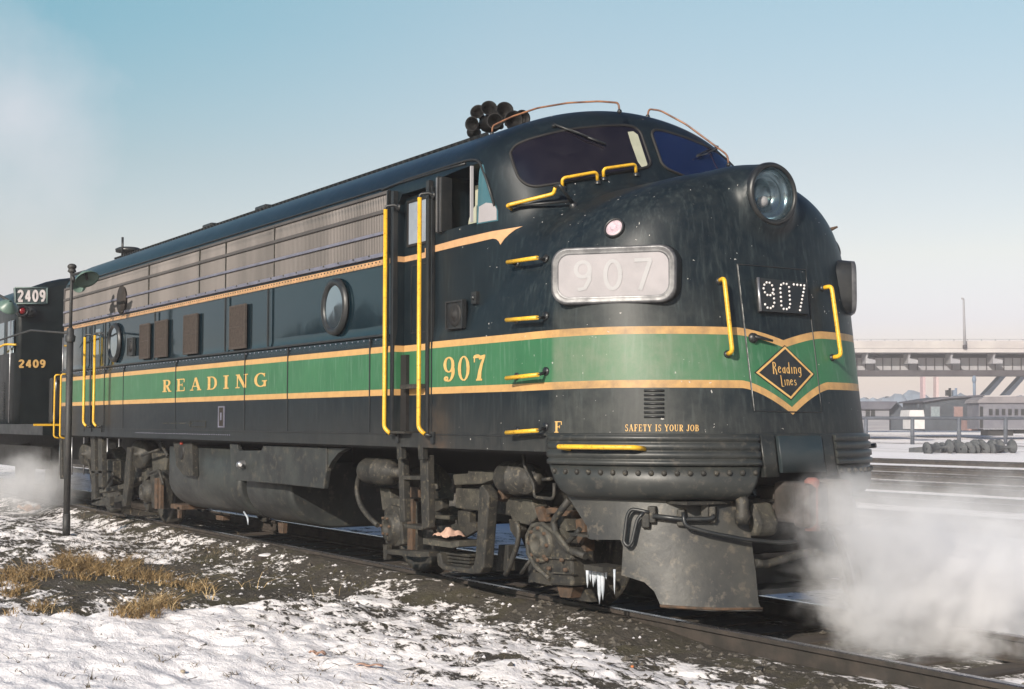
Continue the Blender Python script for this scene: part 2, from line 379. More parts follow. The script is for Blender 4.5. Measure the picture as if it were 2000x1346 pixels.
# ------------------------------------------------------------------ materials of the locomotive
def stripe(t, x, y, z):
    """green band with two yellow lines and the V on the nose"""
    fr = x.ss(.2, 1.0)*.012
    ay = (y.abs()*(-1/.44)+1.).mx(0.).pw(1.5)*x.gt(.9)
    zt = z-fr+ay*.085; zb = z-fr+ay*.195
    yl = zt.gt(2.090)*zt.lt(2.147)
    yb = zb.gt(1.695)*zb.lt(1.752)
    gr = zt.lt(2.091)*zb.gt(1.751)
    thin = z.gt(2.912)*z.lt(2.962)*x.lt(-1.36)
    return yl.mx(yb), gr, thin
def paint(name='paint', side=True):
    m, t, b = newmat(name); p, x, y, z = coords(t)
    yl, gr, thin = stripe(t, x, y, z)
    n1 = noise(t, p, 2.2, 6, .6); n2 = noise(t, p, 9, 6, .65); st = noise(t, p, 5, 5, .6, (6, 6, .55)); fine = noise(t, p, 60, 3, .6)
    navy = mix(t, n1.ss(.35, .65), (.0042, .0085, .0120), (.0070, .0125, .0165))
    navy = mix(t, st.ss(.52, .72)*.35, navy, (.035, .05, .055))
    navy = mix(t, z.ss(2.15, 2.3)*x.lt(-2.0)*z.lt(2.9), navy, (.0025, .010, .0155))  # upper side panels: bluish sky reflection put into the base colour
    grn = mix(t, n1.ss(.3, .7), (.030, .118, .055), (.042, .150, .070)); grn = mix(t, st.ss(.52, .70)*.55, grn, (.12, .22, .15))
    ylw = mix(t, n2.ss(.4, .7), (.52, .31, .12), (.43, .25, .10)); thc = mix(t, n2.ss(.4, .6), (.52, .30, .15), (.40, .24, .12))
    c = mix(t, gr, navy, grn); c = mix(t, yl, c, ylw); c = mix(t, thin, c, thc)
    # road dust low down and chalky paint on the nose
    dust = (z*-1.+2.0).ss(.1, .85)*(st*.7+n2*.5)*x.ss(-14., -2.).mx(.45)
    c = mix(t, dust.ss(.16, .75)*.6, c, (.062, .056, .048))
    ch = x.ss(-.2, .5)*(n2.ss(.42, .75)*.16+st.ss(.5, .75)*.16)
    c = mix(t, ch, c, (.075, .085, .08))
    chip = noise(t, p, 30, 2, .5).gt(.735)*noise(t, p, 3.1, 3, .6).gt(.50)*x.gt(-1.3)
    c = mix(t, chip*.8, c, (.55, .53, .5))
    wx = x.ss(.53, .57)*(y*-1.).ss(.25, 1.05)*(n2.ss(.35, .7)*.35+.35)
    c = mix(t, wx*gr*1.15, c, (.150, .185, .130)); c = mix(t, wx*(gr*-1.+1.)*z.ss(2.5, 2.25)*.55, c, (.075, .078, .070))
    ru = ((x+1.15).abs()*-3.+1.).sat()*z.ss(1.75, 1.25)*n2.ss(.3, .6)*.7; c = mix(t, ru, c, (.085, .055, .035))
    t.links.new(c, b.inputs['Base Color'])
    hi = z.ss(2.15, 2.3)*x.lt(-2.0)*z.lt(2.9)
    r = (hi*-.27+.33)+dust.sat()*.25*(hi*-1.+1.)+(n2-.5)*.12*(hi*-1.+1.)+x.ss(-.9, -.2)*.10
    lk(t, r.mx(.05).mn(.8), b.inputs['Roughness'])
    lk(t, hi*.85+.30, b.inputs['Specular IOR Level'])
    t.links.new(mix(t, hi, (1., 1., 1.), (.35, .85, 1.)), b.inputs['Specular Tint'])  # teal of the mirrored sky set by tint on those panels
    wav = noise(t, p, .9, 2, .5)*.7+noise(t, p, 3, 3, .5)*.18+fine*.004*(hi*-1.+1.)+st*.03*(hi*-1.+1.)
    bump(t, b, wav, .22, .02)
    return m
PAINT = paint()
M_YEL = mat('handrail_yellow', (.74, .43, .028), (.62, .35, .025), .35, scale=14, bmp=.1, c3=(.35, .17, .02))
M_LET = mat('letter_gold', (.62, .39, .14), (.52, .31, .10), .5, scale=20, bmp=0)
M_DK = mat('black_paint', (.012, .014, .016), (.022, .023, .023), .35, scale=9)
M_RUB = mat('dark_rubber', (.010, .009, .009), (.016, .015, .014), .6, scale=9)
M_HRN = mat('horn_black', (.004, .004, .004), (.007, .006, .006), .55, scale=9, spec=.3)
M_GRM = mat('grimy_steel', (.036, .033, .027), (.014, .014, .013), .6, scale=7, bmp=.8, c3=(.085, .073, .052))
M_GR2 = mat('dusty_steel', (.062, .058, .046), (.024, .023, .020), .65, scale=6, bmp=.8, c3=(.11, .095, .07))
M_RST = mat('rusty_steel', (.105, .060, .034), (.042, .029, .020), .75, scale=10, bmp=.6, c3=(.06, .05, .04))
M_TNK = mat('tank_steel', (.036, .040, .038), (.020, .022, .023), .45, scale=3, bmp=.4, c3=(.062, .058, .048))
M_PLT = mat('pilot_steel', (.046, .045, .040), (.024, .025, .025), .45, scale=3.5, bmp=.6, c3=(.085, .075, .06))
M_GLS = mat('dark_glass', (.006, .005, .009), (.016, .014, .018), .03, scale=2.5, bmp=0, r2=.16, spec=.6)
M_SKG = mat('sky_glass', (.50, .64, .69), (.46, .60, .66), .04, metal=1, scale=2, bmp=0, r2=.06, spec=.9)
M_CHR = mat('bare_aluminium', (.45, .45, .46), (.30, .30, .31), .3, metal=.8, scale=12, bmp=.1)
M_INT = mat('cab_interior', (.030, .022, .018), (.02, .016, .013), .8, scale=5)
M_CRM = mat('cream_trim', (.42, .42, .32), (.35, .36, .27), .5, scale=5)
M_GRL = mat('stainless_grille', (.118, .105, .100), (.088, .080, .076), .5, metal=.35, scale=1.2, bmp=.1, stretch=(1.4, 1, .25))
M_STR = mat('grille_trim', (.20, .20, .26), (.15, .15, .19), .35, metal=.3, scale=7, bmp=.1)
M_VNT = mat('brown_screen', (.060, .045, .036), (.042, .032, .027), .7, scale=30, bmp=.8)
M_LENS = mat('white_lens', (.30, .28, .29), (.275, .26, .268), .55, scale=6, bmp=0)
M_DIG = mat('pale_digits', (.335, .328, .335), (.325, .32, .325), .6, scale=6, bmp=0)
M_ICE = mat('ice', (.50, .53, .57), (.36, .40, .44), .15, scale=20, bmp=.3)

# ------------------------------------------------------------------ THE LOCOMOTIVE
loco = empty('diesel_locomotive', (-6, 0, 0), 'streamlined cab locomotive 907 in black and green with yellow stripes and a rounded nose', 'locomotive')
def body():
    NP = 300; zc = 2.2; phis = [2*math.pi*k/NP for k in range(NP)]
    ring = np.array([(0, math.cos(a), math.sin(a)) for a in phis]); rows = []
    for X in (-13.65, -13.6, -12.5, -11, -9.5, -8, -6.5, -5, -3.5, -2.2, -1.7):
        O = np.tile([X, 0, zc], (NP, 1)); rows.append((O, ring))
    th = np.concatenate([np.linspace(90, 26, 110), np.linspace(25.6, 1.2, 64)])
    for a in th:
        c, s = math.cos(math.radians(a)), math.sin(math.radians(a)); D = ring*s; D[:, 0] = c
        rows.append((np.tile([-1.2, 0, zc], (NP, 1)), D))
    V = []
    for O, D in rows:
        far = 4.5; V.append(hits(O+D*far, -D, 0, far-.02, 200))
    V = np.array(V); Vf = V.reshape(-1, 3); nr = len(rows)
    V0 = Vf.copy(); V0[:NP, 1:] = V0[:NP, 1:]*[.985, .992]      # softened rear edge
    fs = [(i*NP+k, i*NP+(k+1) % NP, (i+1)*NP+(k+1) % NP, (i+1)*NP+k) for i in range(nr-1) for k in range(NP)]
    tip = hits(np.array([[6, 0, zc]]), np.array([[-1., 0, 0]]), 0, 7.2, 400)[0]
    me = bpy.data.meshes.new('body'); nv = len(V0)
    fs.append(tuple(range(NP))[::-1]); fs += [((nr-1)*NP+k, (nr-1)*NP+(k+1) % NP, nv) for k in range(NP)]
    me.from_pydata([tuple(v) for v in V0]+[tuple(tip)], [], fs)
    bm = bmesh.new(); bm.from_mesh(me)
    g = bmesh.ops.bisect_plane(bm, geom=bm.verts[:]+bm.edges[:]+bm.faces[:], plane_co=(0, 0, 1.232), plane_no=(0, 0, -1), clear_outer=True)
    ed = [e for e in g['geom_cut'] if isinstance(e, bmesh.types.BMEdge)]; bmesh.ops.contextual_create(bm, geom=ed)
    bmesh.ops.recalc_face_normals(bm, faces=bm.faces)
    for f in bm.faces: f.smooth = True
    bm.to_mesh(me); bm.free(); me.materials.append(PAINT)
    o = bpy.data.objects.new('body', me); S.collection.objects.link(o)
    # door recess and side window cut through the skin
    cut = MB(); zr = 3.52
    cut.prism([(-1.955, -1.7, 1.36), (-1.345, -1.7, 1.36), (-1.345, -1.7, zr-.08), (-1.42, -1.7, zr), (-1.88, -1.7, zr), (-1.955, -1.7, zr-.08)], (0, .33, 0))
    cut.prism([(-1.16, -1.7, 3.09), (-1.16, -1.7, 3.53), (-1.13, -1.7, 3.57), (-.60, -1.7, 3.62), (-.595, -1.7, 3.60), (-.44, -1.7, 3.25), (-.43, -1.7, 3.12)], (0, .75, 0))
    cut.box(-11.86, -11.36, -1.7, -1.46, 1.36, 2.90)
    cut.lathe((1.6, 0, HLZ), (-1, 0, 0), [(0,.001),(0,.2),(.42,.2),(.42,.001)], 40, False)
    co = cut.build('cutter', M_INT); md = o.modifiers.new('b', 'BOOLEAN'); md.object = co; md.solver = 'EXACT'; md.operation = 'DIFFERENCE'
    dg = bpy.context.evaluated_depsgraph_get(); m2 = bpy.data.meshes.new_from_object(o.evaluated_get(dg))
    o.modifiers.clear(); o.data = m2; bpy.data.objects.remove(co); m2.name = 'body'
    m2.set_sharp_from_angle(angle=math.radians(38))
    o.parent = loco; o.location = (6, 0, 0)
    return o
BODY = body()
def P(mb, name, m, parent=loco, **k): return pieces(mb, name, m, parent, **k) if name in SPLIT else mb.build(name, m, parent, **k)

# ---- windscreens
def cw(L): return [(900+x/3.3333, 180+y/3.3333) for x, y in L]
WSP = cw([(322,400),(350,352),(420,318),(560,278),(720,244),(900,224),(1060,218),(1130,230),(1168,262),(1236,462),(1218,488),(1175,500),(1000,530),(800,568),(640,596),(490,618),(430,606),(380,565),(345,480)])
def rim(pts, r, name, m, off=.004, closed=True, mirror=False):
    Q = hitpx(pts, off); Q = list(Q)+[Q[0]] if closed else list(Q)
    Q = roundpath(Q, .05, 4)
    if mirror: Q = [q*np.array([1, -1, 1]) for q in Q]
    return MB().tube(Q, r, 8, cap=not closed)
for mir in (False, True):
    mb = patch(WSP, hitpx, 16, .005)
    if mir: mb.v = [(a, -b, c) for a, b, c in mb.v]
    w = P(mb, 'windscreen', mat('painted_sky_glass', (.004,.010,.038), (.006,.014,.05), .03, scale=2, bmp=0, r2=.06) if mir else M_GLS); P(rim(WSP, .012, 'r', M_RUB, .006, mirror=mir), 'gasket', M_RUB, w)  # far pane: blue sky reflection put into the glass base colour
    if not mir:
        P(patch(cw([(1085,262),(1120,258),(1150,280),(1212,470),(1208,490),(1178,494),(1150,455),(1105,330)]), hitpx, 12, .0065), 'inner_frame', M_CRM, w)
    # wiper
    a, b_, c = hitpx(cw([(605, 228)]), .03)[0], hitpx(cw([(815, 310)]), .035)[0], hitpx(cw([(935, 355)]), .03)[0]
    f = np.array([1, -1 if mir else 1, 1])
    wb = MB().tube([hitpx(cw([(605, 228)]), 0)[0]*f, a*f], .018, 10).tube([a*f, b_*f], [.011, .007], 6).tube([b_*f+0*c, c*f], .009, 6).tube([(a+(c-a)*.25)*f+[0, 0, .01], c*f+[0, 0, .01]], .005, 5)
    P(wb, 'wiper', M_DK)

# ---- headlight
hx = 1.385
P(MB().lathe((hx, 0, HLZ), (1, 0, 0), [(-.05,.234),(.0,.246),(.025,.243),(.045,.232),(.05,.215),(.035,.205),(-.02,.2)], 56), 'headlight_rim', M_DK)
hl = P(MB().lathe((hx, 0, HLZ), (1, 0, 0), [(.03,.203),(-.04,.198),(-.06,.15),(-.055,.14),(-.13,.12),(-.17,.06),(-.18,.001)], 48), 'headlight', mat('reflector', (.20,.27,.30), (.11,.15,.18), .14, metal=.9, scale=6, bmp=.1))
P(MB().ball((hx-.07, -.02, HLZ-.05), .045, 14), 'bulb', M_DIG, hl)
gm, gt, gb = newmat('clear_glass'); tb = gt.nodes.new('ShaderNodeBsdfTransparent'); mx_ = gt.nodes.new('ShaderNodeMixShader'); mx_.inputs[0].default_value = .16
gb.inputs['Base Color'].default_value = (.10, .15, .18, 1); gb.inputs['Roughness'].default_value = .03; gb.inputs['Specular IOR Level'].default_value = 1.
gt.links.new(tb.outputs[0], mx_.inputs[1]); gt.links.new(gb.outputs[0], mx_.inputs[2]); gt.links.new(mx_.outputs[0], gt.nodes['Material Output'].inputs[0])
P(MB().lathe((hx, 0, HLZ), (1, 0, 0), [(.022,.204),(.034,.12),(.038,.001)], 40), 'glass', gm, hl)
# ---- class lights, portholes
def ringat(c, n, R, r, name, m, seg=40): 
    mb = MB().lathe(c, n, [(-.01, R-r),(.012, R-r),(.022, R-r*.5),(.012, R),(-.01, R)], seg); return P(mb, name, m)
q = hitpx([(1201, 447)])[0]; nn = nrm(q[None])[0]
for f in (1, -1):
    q2 = q*[1, f, 1]; n2_ = nn*[1, f, 1]
    cl = P(MB().lathe(q2, n2_, [(-.02,.082),(.02,.082),(.03,.074),(.02,.066)], 28), 'class_light', M_DK)
    P(MB().lathe(q2, n2_, [(.012,.068),(.022,.05),(.012,.035),(.03,.02),(.03,.001)], 26, False), 'lens', mat('class_lens', (.60,.46,.50), (.42,.34,.38), .15, scale=24, bmp=.3), cl)
for xc, zc_, R_ in ((-3.24, 2.585, .255), (-10.70, 2.585, .255)):
    o = P(MB().lathe((xc, -1.5, zc_), (0, -1, 0), [(-.01,R_-.045),(.018,R_-.04),(.03,R_-.012),(.022,R_+.02),(-.01,R_+.03)], 48), 'porthole', M_DK)
    P(MB().lathe((xc, -1.5, zc_), (0, -1, 0), [(.006,R_-.03),(.008,.001)], 48), 'pane', M_SKG, o)
P(MB().lathe((-10.36, -1.507, 3.175), (0, -1, 0), [(-.01,.20),(.010,.20),(.008,.001)], 40), 'round_opening', M_INT)

# ---- side grille with upright fins
gx0, gx1, gz0, gz1 = -13.58, -2.125, 2.985, 3.585
def sy(z): return hitside([(-8, z)])[0][1]
mb = MB(); zs = [gz0, 3.2, 3.4, gz1]; bk_ = MB()
for i in range(3): 
    mb = bk_
    ya, yb = sy(zs[i])-.004, sy(zs[i+1])-.004
    mb.add([(gx0, ya, zs[i]), (gx1, ya, zs[i]), (gx1, yb, zs[i+1]), (gx0, yb, zs[i+1])], [(0, 1, 2, 3)])
bk_ = mb; mb = MB()
n = int((gx1-gx0)/.034)
for k in range(n):
    x0 = gx0+.02+k*.034
    for i in range(3):
        ya, yb = sy(zs[i]), sy(zs[i+1]) if True else 0
        mb.add([(x0, ya-.002, zs[i]), (x0+.004, ya-.012, zs[i]), (x0+.012, ya-.003, zs[i]), (x0, yb-.002, zs[i+1]), (x0+.004, yb-.012, zs[i+1]), (x0+.012, yb-.003, zs[i+1])], [(0, 1, 4, 3), (1, 2, 5, 4)])
grille = P(mb, 'side_grille', M_GRL); P(bk_, 'grille_backing', mat('grille_shadow_steel', (.045,.038,.036), (.03,.026,.025), .7, scale=3), grille)
def hbar(z, h, d, m, x0=gx0, x1=gx1, name='grille_bar', par=grille):
    y0 = min(sy(z-h), sy(z+h)); yb = sy(z)
    return P(MB().box(x0, x1, yb-d, yb+.01, z-h, z+h), name, m, par)
hbar(3.578, .014, .026, M_GRL); hbar(3.405, .016, .025, M_GRL); hbar(3.205, .013, .027, M_STR); hbar(3.003, .018, .028, M_STR)
hbar(3.29, .3, .021, M_GRL, gx1-.03, gx1, 'grille_frame'); hbar(3.29, .3, .021, M_GRL, gx0, gx0+.05, 'grille_frame')
for X in (-4.83, -7.2, -9.2, -6.3): hbar(3.29, .295, .0205, M_GRM, X-.006, X+.006, 'grille_joint')
rb = MB()
for k in range(150):
    X = -13.5+k*.0765
    if X < -2.15: rb.lathe((X, -1.5, 2.937), (0, -1, 0), [(0,.009),(.006,.008),(.009,.001)], 6)
for k in range(34):
    X = -13.3+k*.34; rb.lathe((X, -1.5-.028, 3.003), (0, -1, 0), [(0,.011),(.008,.009),(.012,.001)], 6)
P(rb, 'rivets', M_GRM)
# ---- vents with brown screens
for xc, w_, ht in ((-9.28, .38, .45), (-8.58, .45, .46), (-7.44, .47, .47), (-5.84, .47, .48)):
    zc_ = 2.535; v = P(MB().box(xc-w_/2, xc+w_/2, -1.507, -1.49, zc_-ht/2, zc_+ht/2), 'screened_vent', M_VNT)
    fr = MB()
    for a in (-1, 1):
        fr.box(xc+a*w_/2-.012, xc+a*w_/2+.012, -1.514, -1.49, zc_-ht/2-.012, zc_+ht/2+.012); fr.box(xc-w_/2+.012, xc+w_/2-.012, -1.513, -1.49, zc_+a*ht/2-.012, zc_+a*ht/2+.012)
    fr.box(xc-w_/2+.012, xc+w_/2-.012, -1.511, -1.49, zc_-.006, zc_+.006)
    for k in range(int(w_/.03)): fr.box(xc-w_/2+.02+k*.03, xc-w_/2+.027+k*.03, -1.5105, -1.49, zc_-ht/2+.012, zc_-.006); fr.box(xc-w_/2+.02+k*.03, xc-w_/2+.027+k*.03, -1.5105, -1.49, zc_+.006, zc_+ht/2-.012)
    P(fr, 'vent_frame', M_VNT, v)
# panel joints of the side
sm_ = MB()
for X in (-8.86, -6.25, -4.95): sm_.box(X-.012, X+.012, -1.506, -1.49, 2.27, 2.905)
for X in (-10.22, -7.98, -5.61, -4.39, -2.45): sm_.box(X-.010, X+.010, -1.505, -1.49, 1.36, 2.235)
sm_.box(-13.6, -2.1, -1.509, -1.49, 2.243, 2.262); sm_.box(-13.6, -2.02, -1.507, -1.49, 1.345, 1.353)
sm_.box(-1.28, .48, -1.506, -1.44, 1.345, 1.353)
P(sm_, 'panel_joints', M_DK)
rb = MB()
for k in range(90):
    X = -13.2+k*.125
    if X < -2.2: rb.lathe((X, -1.5, 2.215), (0, -1, 0), [(0,.008),(.006,.007),(.008,.001)], 6)
for k in range(60):
    X = -9.6+k*.06; rb.lathe((X, -1.5, 1.30), (0, -1, 0), [(0,.007),(.005,.006),(.007,.001)], 6)
P(rb, 'sill_rivets', M_STR)
# filler recess and name plate low on the side
P(MB().box(-6.40, -6.24, -1.506, -1.49, 1.40, 1.62), 'filler_recess', M_INT)
f = MB()
for a, b_ in ((-6.42, -6.395), (-6.245, -6.22)): f.box(a, b_, -1.512, -1.49, 1.385, 1.635)
f.box(-6.395, -6.245, -1.513, -1.49, 1.385, 1.402); f.box(-6.395, -6.245, -1.513, -1.49, 1.618, 1.635); f.box(-6.34, -6.30, -1.516, -1.5, 1.47, 1.56)
P(f, 'filler_frame', M_STR)
f = MB(); f.box(-7.42, -6.85, -1.508, -1.49, 1.385, 1.395); f.box(-7.42, -6.85, -1.508, -1.49, 1.455, 1.463); f.box(-7.42, -7.41, -1.508, -1.49, 1.395, 1.455); f.box(-6.86, -6.85, -1.508, -1.49, 1.395, 1.455)
P(f, 'card_holder', M_GRM)
f = MB()
for k in range(22):
    if k % 6 != 5: f.box(-8.45+k*.052, -8.45+k*.052+.03, -1.5035, -1.49, 1.425, 1.44)
P(f, 'stencil_mark', M_GR2)
# ---- lettering on the side
P(letters('READING', sidemap(-8.50, 1.835), 3.56, .155, font=GL, gap=.42), 'letter', M_LET)
P(letters('907', sidemap(-1.05, 1.792), .71, .215, font=GL, gap=.10), 'numeral', M_LET)
P(letters('F', quadmap((1083,845),(1098,845),(1083,823),(1098,823), 1, 1), 1, 1, gap=0), 'end_letter', M_LET)
P(letters('SAFETY IS YOUR JOB', quadmap((1221,842.5),(1365,842.5),(1221,829),(1365,830), 1, 1), 1, 1, gap=.14, bold=.95), 'safety_slogan', M_LET)
# arrow head of the upper stripe
ca = lambda L: [(700+x/4.486, 300+y/4.486) for x, y in L]
P(patch(ca([(585,830),(880,748),(1170,682),(1440,638),(1380,665),(1320,710),(1280,750),(1246,800),(1232,770),(1210,750),(1180,746),(1150,752),(1000,787),(880,812),(585,884)]), hitpx, 5, .0035), 'stripe_arrow', mat('peach_stripe', (.52,.30,.15), (.44,.26,.13), .5, scale=14, bmp=0))
# ---- entrance door
dp_ = MB(); dr = MB().box(-1.945, -1.355, -1.405, -1.37, 1.37, 3.50)
door = P(dr, 'side_door', PAINT)
def frame(mb, x0, x1, z0, z1, y0, y1, w):
    mb.box(x0-w, x0, y0, y1, z0-w, z1+w); mb.box(x1, x1+w, y0, y1, z0-w, z1+w); mb.box(x0, x1, y0, y1, z0-w, z0); mb.box(x0, x1, y0, y1, z1, z1+w); return mb
P(frame(MB(), -1.86, -1.47, 3.06, 3.44, -1.418, -1.4, .022), 'door_window_frame', M_RUB, door)
P(MB().box(-1.86, -1.47, -1.409, -1.4, 3.06, 3.44), 'door_window', mat('pale_glass', (.26,.29,.33), (.20,.23,.27), .08, scale=3, bmp=0), door)
P(frame(MB(), -1.80, -1.43, 2.26, 2.86, -1.412, -1.4, .010), 'door_panel', M_DK, door)
P(MB().box(-1.945, -1.84, -1.44, -1.406, 1.375, 2.06), 'step_well', M_RUB, door)
P(MB().box(-1.84, -1.52, -1.50, -1.40, 1.75, 1.79).box(-1.95, -1.60, -1.58, -1.40, 1.352, 1.372), 'door_step', M_GRM, door)
P(MB().tube([(-1.43, -1.40, 2.10), (-1.43, -1.45, 2.10), (-1.43, -1.45, 2.00)], .012), 'door_latch', M_YEL, door)
jm = MB(); jm.box(-2.01, -1.957, -1.515, -1.47, 1.34, 3.56); jm.box(-1.343, -1.29, -1.515, -1.47, 1.34, 3.56); jm.box(-2.10, -2.085, -1.512, -1.49, 1.34, 3.58)
P(jm, 'door_jamb', M_DK)
P(MB().box(-1.26, -1.245, -1.506, -1.48, 1.36, 3.5), 'corner_strip', M_DK)
def railing(x, z0, z1, name='door_handrail', yb=-1.50, y=-1.60, r=.019):
    o = P(MB().tube(roundpath([(x+.06, y+.03, z0-.02), (x, y, z0+.03), (x, y, z1)], .05), r, 12), name, M_YEL)
    P(MB().tube(roundpath([(x+.07, yb, z1+.02), (x+.05, yb-.03, z1+.04), (x, y, z1+.03), (x, y, z1-.02)], .04), .013, 8).lathe((x+.07, yb, z1+.02), (0, -1, 0), [(0,.03),(.012,.03),(.014,.001)], 10)
      .tube([(x+.06, y+.03, z0-.02), (x+.09, yb, z0-.04)], .014, 8).obox((x+.09, yb-.008, z0-.05), (1,0,0), (0,1,0), (0,0,1), .03, .012, .05), 'bracket', M_DK, o)
railing(-1.95, 1.37, 3.38); railing(-1.30, 1.37, 3.40)
railing(-11.88, 1.40, 2.72); railing(-11.34, 1.40, 2.72)
for xx in (-13.60, -13.22):
    P(MB().tube(roundpath([(xx, -1.5, 2.20), (xx, -1.60, 2.20), (xx, -1.60, 1.20), (xx, -1.5, 1.18)], .05), .014, 8), 'corner_handrail', M_YEL)
# rear side door
rd = P(MB().box(-11.85, -11.37, -1.475, -1.455, 1.37, 2.89), 'rear_side_door', PAINT)
P(MB().box(-11.72, -11.48, -1.483, -1.47, 2.45, 2.83), 'door_window', M_SKG, rd)
P(MB().box(-11.16, -11.14, -1.508, -1.49, 1.3, 2.9).box(-12.2, -12.185, -1.508, -1.49, 1.3, 2.9).box(-11.88, -11.86, -1.508, -1.49, 1.3, 2.9), 'rear_door_strips', M_DK)
# ---- cab side window
wn = MB(); wn.box(-1.165, -1.13, -1.512, -1.44, 3.08, 3.57); wn.box(-1.10, -1.085, -1.50, -1.40, 3.09, 3.56)
cwf = P(wn, 'cab_side_window', M_DK)
P(MB().box(-1.155, -1.145, -1.52, -1.50, 3.09, 3.56).box(-1.125, -1.118, -1.50, -1.48, 3.09, 3.56), 'window_rail', M_CHR, cwf)
P(MB().obox((-.605, -1.485, 3.345), (1,0,0), (0,1,0), (0,0,1), .009, .012, .235), 'window_mullion', M_DIG, cwf)
P(patch([(-.60, 3.095), (-.60, 3.60), (-.57, 3.595), (-.37, 3.18), (-.36, 3.10)], lambda uv, off: hitside(uv, off), .06, .004), 'quarter_pane', mat('quarter_glass', (.05,.12,.145), (.04,.10,.12), .05, scale=3, bmp=0), cwf)
P(patch([(-.58, 3.105), (-.58, 3.24), (-.50, 3.265), (-.42, 3.25), (-.385, 3.20), (-.375, 3.11)], lambda uv, off: hitside(uv, off), .06, .006), 'seat_seen_through_pane', M_LENS, cwf)
P(MB().tube([(-.62+.25*math.cos(a), -1.36, 3.06+.24*math.sin(a)) for a in np.linspace(.2, 2.9, 12)], .012, 6), 'seat_frame', M_CRM, cwf)
P(MB().prism([(-.80, -1.40, 3.0), (-.79, -1.40, 3.15), (-.74, -1.40, 3.22), (-.68, -1.40, 3.26), (-.62, -1.40, 3.27), (-.62, -1.40, 3.0)], (0, .05, 0)), 'seat_back', M_CRM, cwf)
P(MB().box(-1.03, -.985, -1.2, -1.16, 3.10, 3.50), 'window_post', M_CRM, cwf)
# rain strip round the window and roof gutter
gut = hitside([(x, 3.635) for x in np.arange(-13.55, -.7, .25)], .006)
P(MB().tube(gut, .010, 6), 'roof_gutter', M_DK)
P(MB().tube(roundpath(list(hitpx([(748,372),(800,350),(860,331),(918,313),(937,314),(952,352),(967,402)], .010)), .06), .012, 6), 'drip_rail', M_DK)
# ---- roof: seam of small cleats, hatches, fans
tw = MB()
for k in range(98):
    X = -13.3+k*.12; Pq = hits(np.array([[X, -.72, 6]]), np.array([[0, 0, -1.]]), 1, 3, 120)[0]
    tw.obox(Pq+[0, 0, .008], (1,0,0), (0,1,.4), (0,-.4,1), .026, .03, .040)
P(tw, 'roof_cleat', M_DK)
ts_ = hits(np.array([[x, -.72, 6] for x in np.arange(-13.5, -1.6, .4)]), np.tile([0, 0, -1.], (30, 1)), 1, 3, 120)
P(MB().tube(ts_+[0, 0, .004], .013, 6), 'roof_seam', M_DK)
for X in (-13.0,): 
    P(MB().lathe((X-.9, -.35, 4.17), (0, 0, 1), [(0,.08),(.10,.08),(.12,.21),(.17,.22),(.20,.16),(.21,.001)], 24).tube([(X-.75, -.5, 4.2), (X-.75, -.5, 4.52)], .02), 'roof_stack', M_DK)
for X in (-9.9, -7.9): P(MB().box(X, X+.35, -.5, .1, 4.13, 4.265), 'roof_hatch', M_DK, bevel=.02)
for X in (-11.6, -9.0, -6.4, -4.4): P(MB().lathe((X, .15, 4.12), (0, 0, 1), [(0,.55),(.08,.55),(.12,.5),(.12,.001)], 36), 'roof_fan', M_DK)
# ---- horn cluster
hc = P(MB().box(-2.75, -2.25, -.42, -.22, 4.15, 4.21).tube([(-2.5, -.32, 4.2), (-2.5, -.32, 4.34)], .05), 'horn', M_RUB)
def bell(c, d, L, R_, name='horn_bell'):
    mb = MB().lathe(c, d, [(-.06,.001),(-.06,.03),(-.02,.035),(0,.018),(L*.5,.03),(L*.8,R_*.6),(L*.95,R_*.92),(L,R_),(L*.97,R_*.85),(L*.6,.03),(L*.5,.001)], 22); return P(mb, name, M_HRN, hc)
for px, py, yy, d, L, R_ in ((925,243,-.45,(.5,-.8,-.1),.16,.075),(935,222,-.4,(.6,-.7,.25),.18,.075),(955,215,-.35,(.8,-.5,.3),.2,.08),(968,238,-.42,(.7,-.7,0),.2,.08),(985,218,-.3,(.9,-.4,.2),.2,.085),(1002,236,-.35,(.9,-.4,0),.22,.09),(1018,232,-.2,(1,-.2,0),.2,.08),(948,236,-.3,(-.6,-.6,.2),.14,.07),(975,228,-.25,(.3,-.9,.3),.14,.07)):
    c = un(px, py, 1, yy); bell(c-np.array(d)*L*.8, d, L, R_)
P(MB().ball(un(960, 240, 1, -.3), .12, 14, (1.5, .8, .8)).ball(un(925, 258, 1, -.35), .07, 12).tube([un(925, 262, 1, -.35), un(925, 285, 1, -.35)], .03), 'horn_manifold', M_HRN, hc)
# ---- roof grab rails over the windscreens
M_COP = mat('worn_red_brown_rail', (.30, .14, .07), (.10, .05, .035), .4, scale=10)
A = un(961, 262, 1, -.95); 
def toproof(px, py, y): return un(px, py, 1, y)
arc1 = [toproof(961, 262, -.62), toproof(962, 246, -.62), toproof(1000, 228, -.56), toproof(1050, 211, -.48), toproof(1110, 201, -.40), toproof(1170, 198, -.33), toproof(1208, 201, -.30), toproof(1210, 218, -.30)]
for f in (1, -1):
    arc2 = [un(px, py, 1, yy) for px, py, yy in ((1265, 228, .45), (1267, 213, .45), (1290, 216, .50), (1340, 243, .62), (1398, 286, .80), (1421, 303, .88), (1423, 322, .88))]
    rp = roundpath(arc1 if f == 1 else arc2, .04)
    o = P(MB().tube(rp, .009, 8), 'roof_grab_rail', M_COP)
    for p_ in (rp[0], rp[-1]): P(MB().ball(p_, .022, 8), 'rail_foot', M_DK, o)
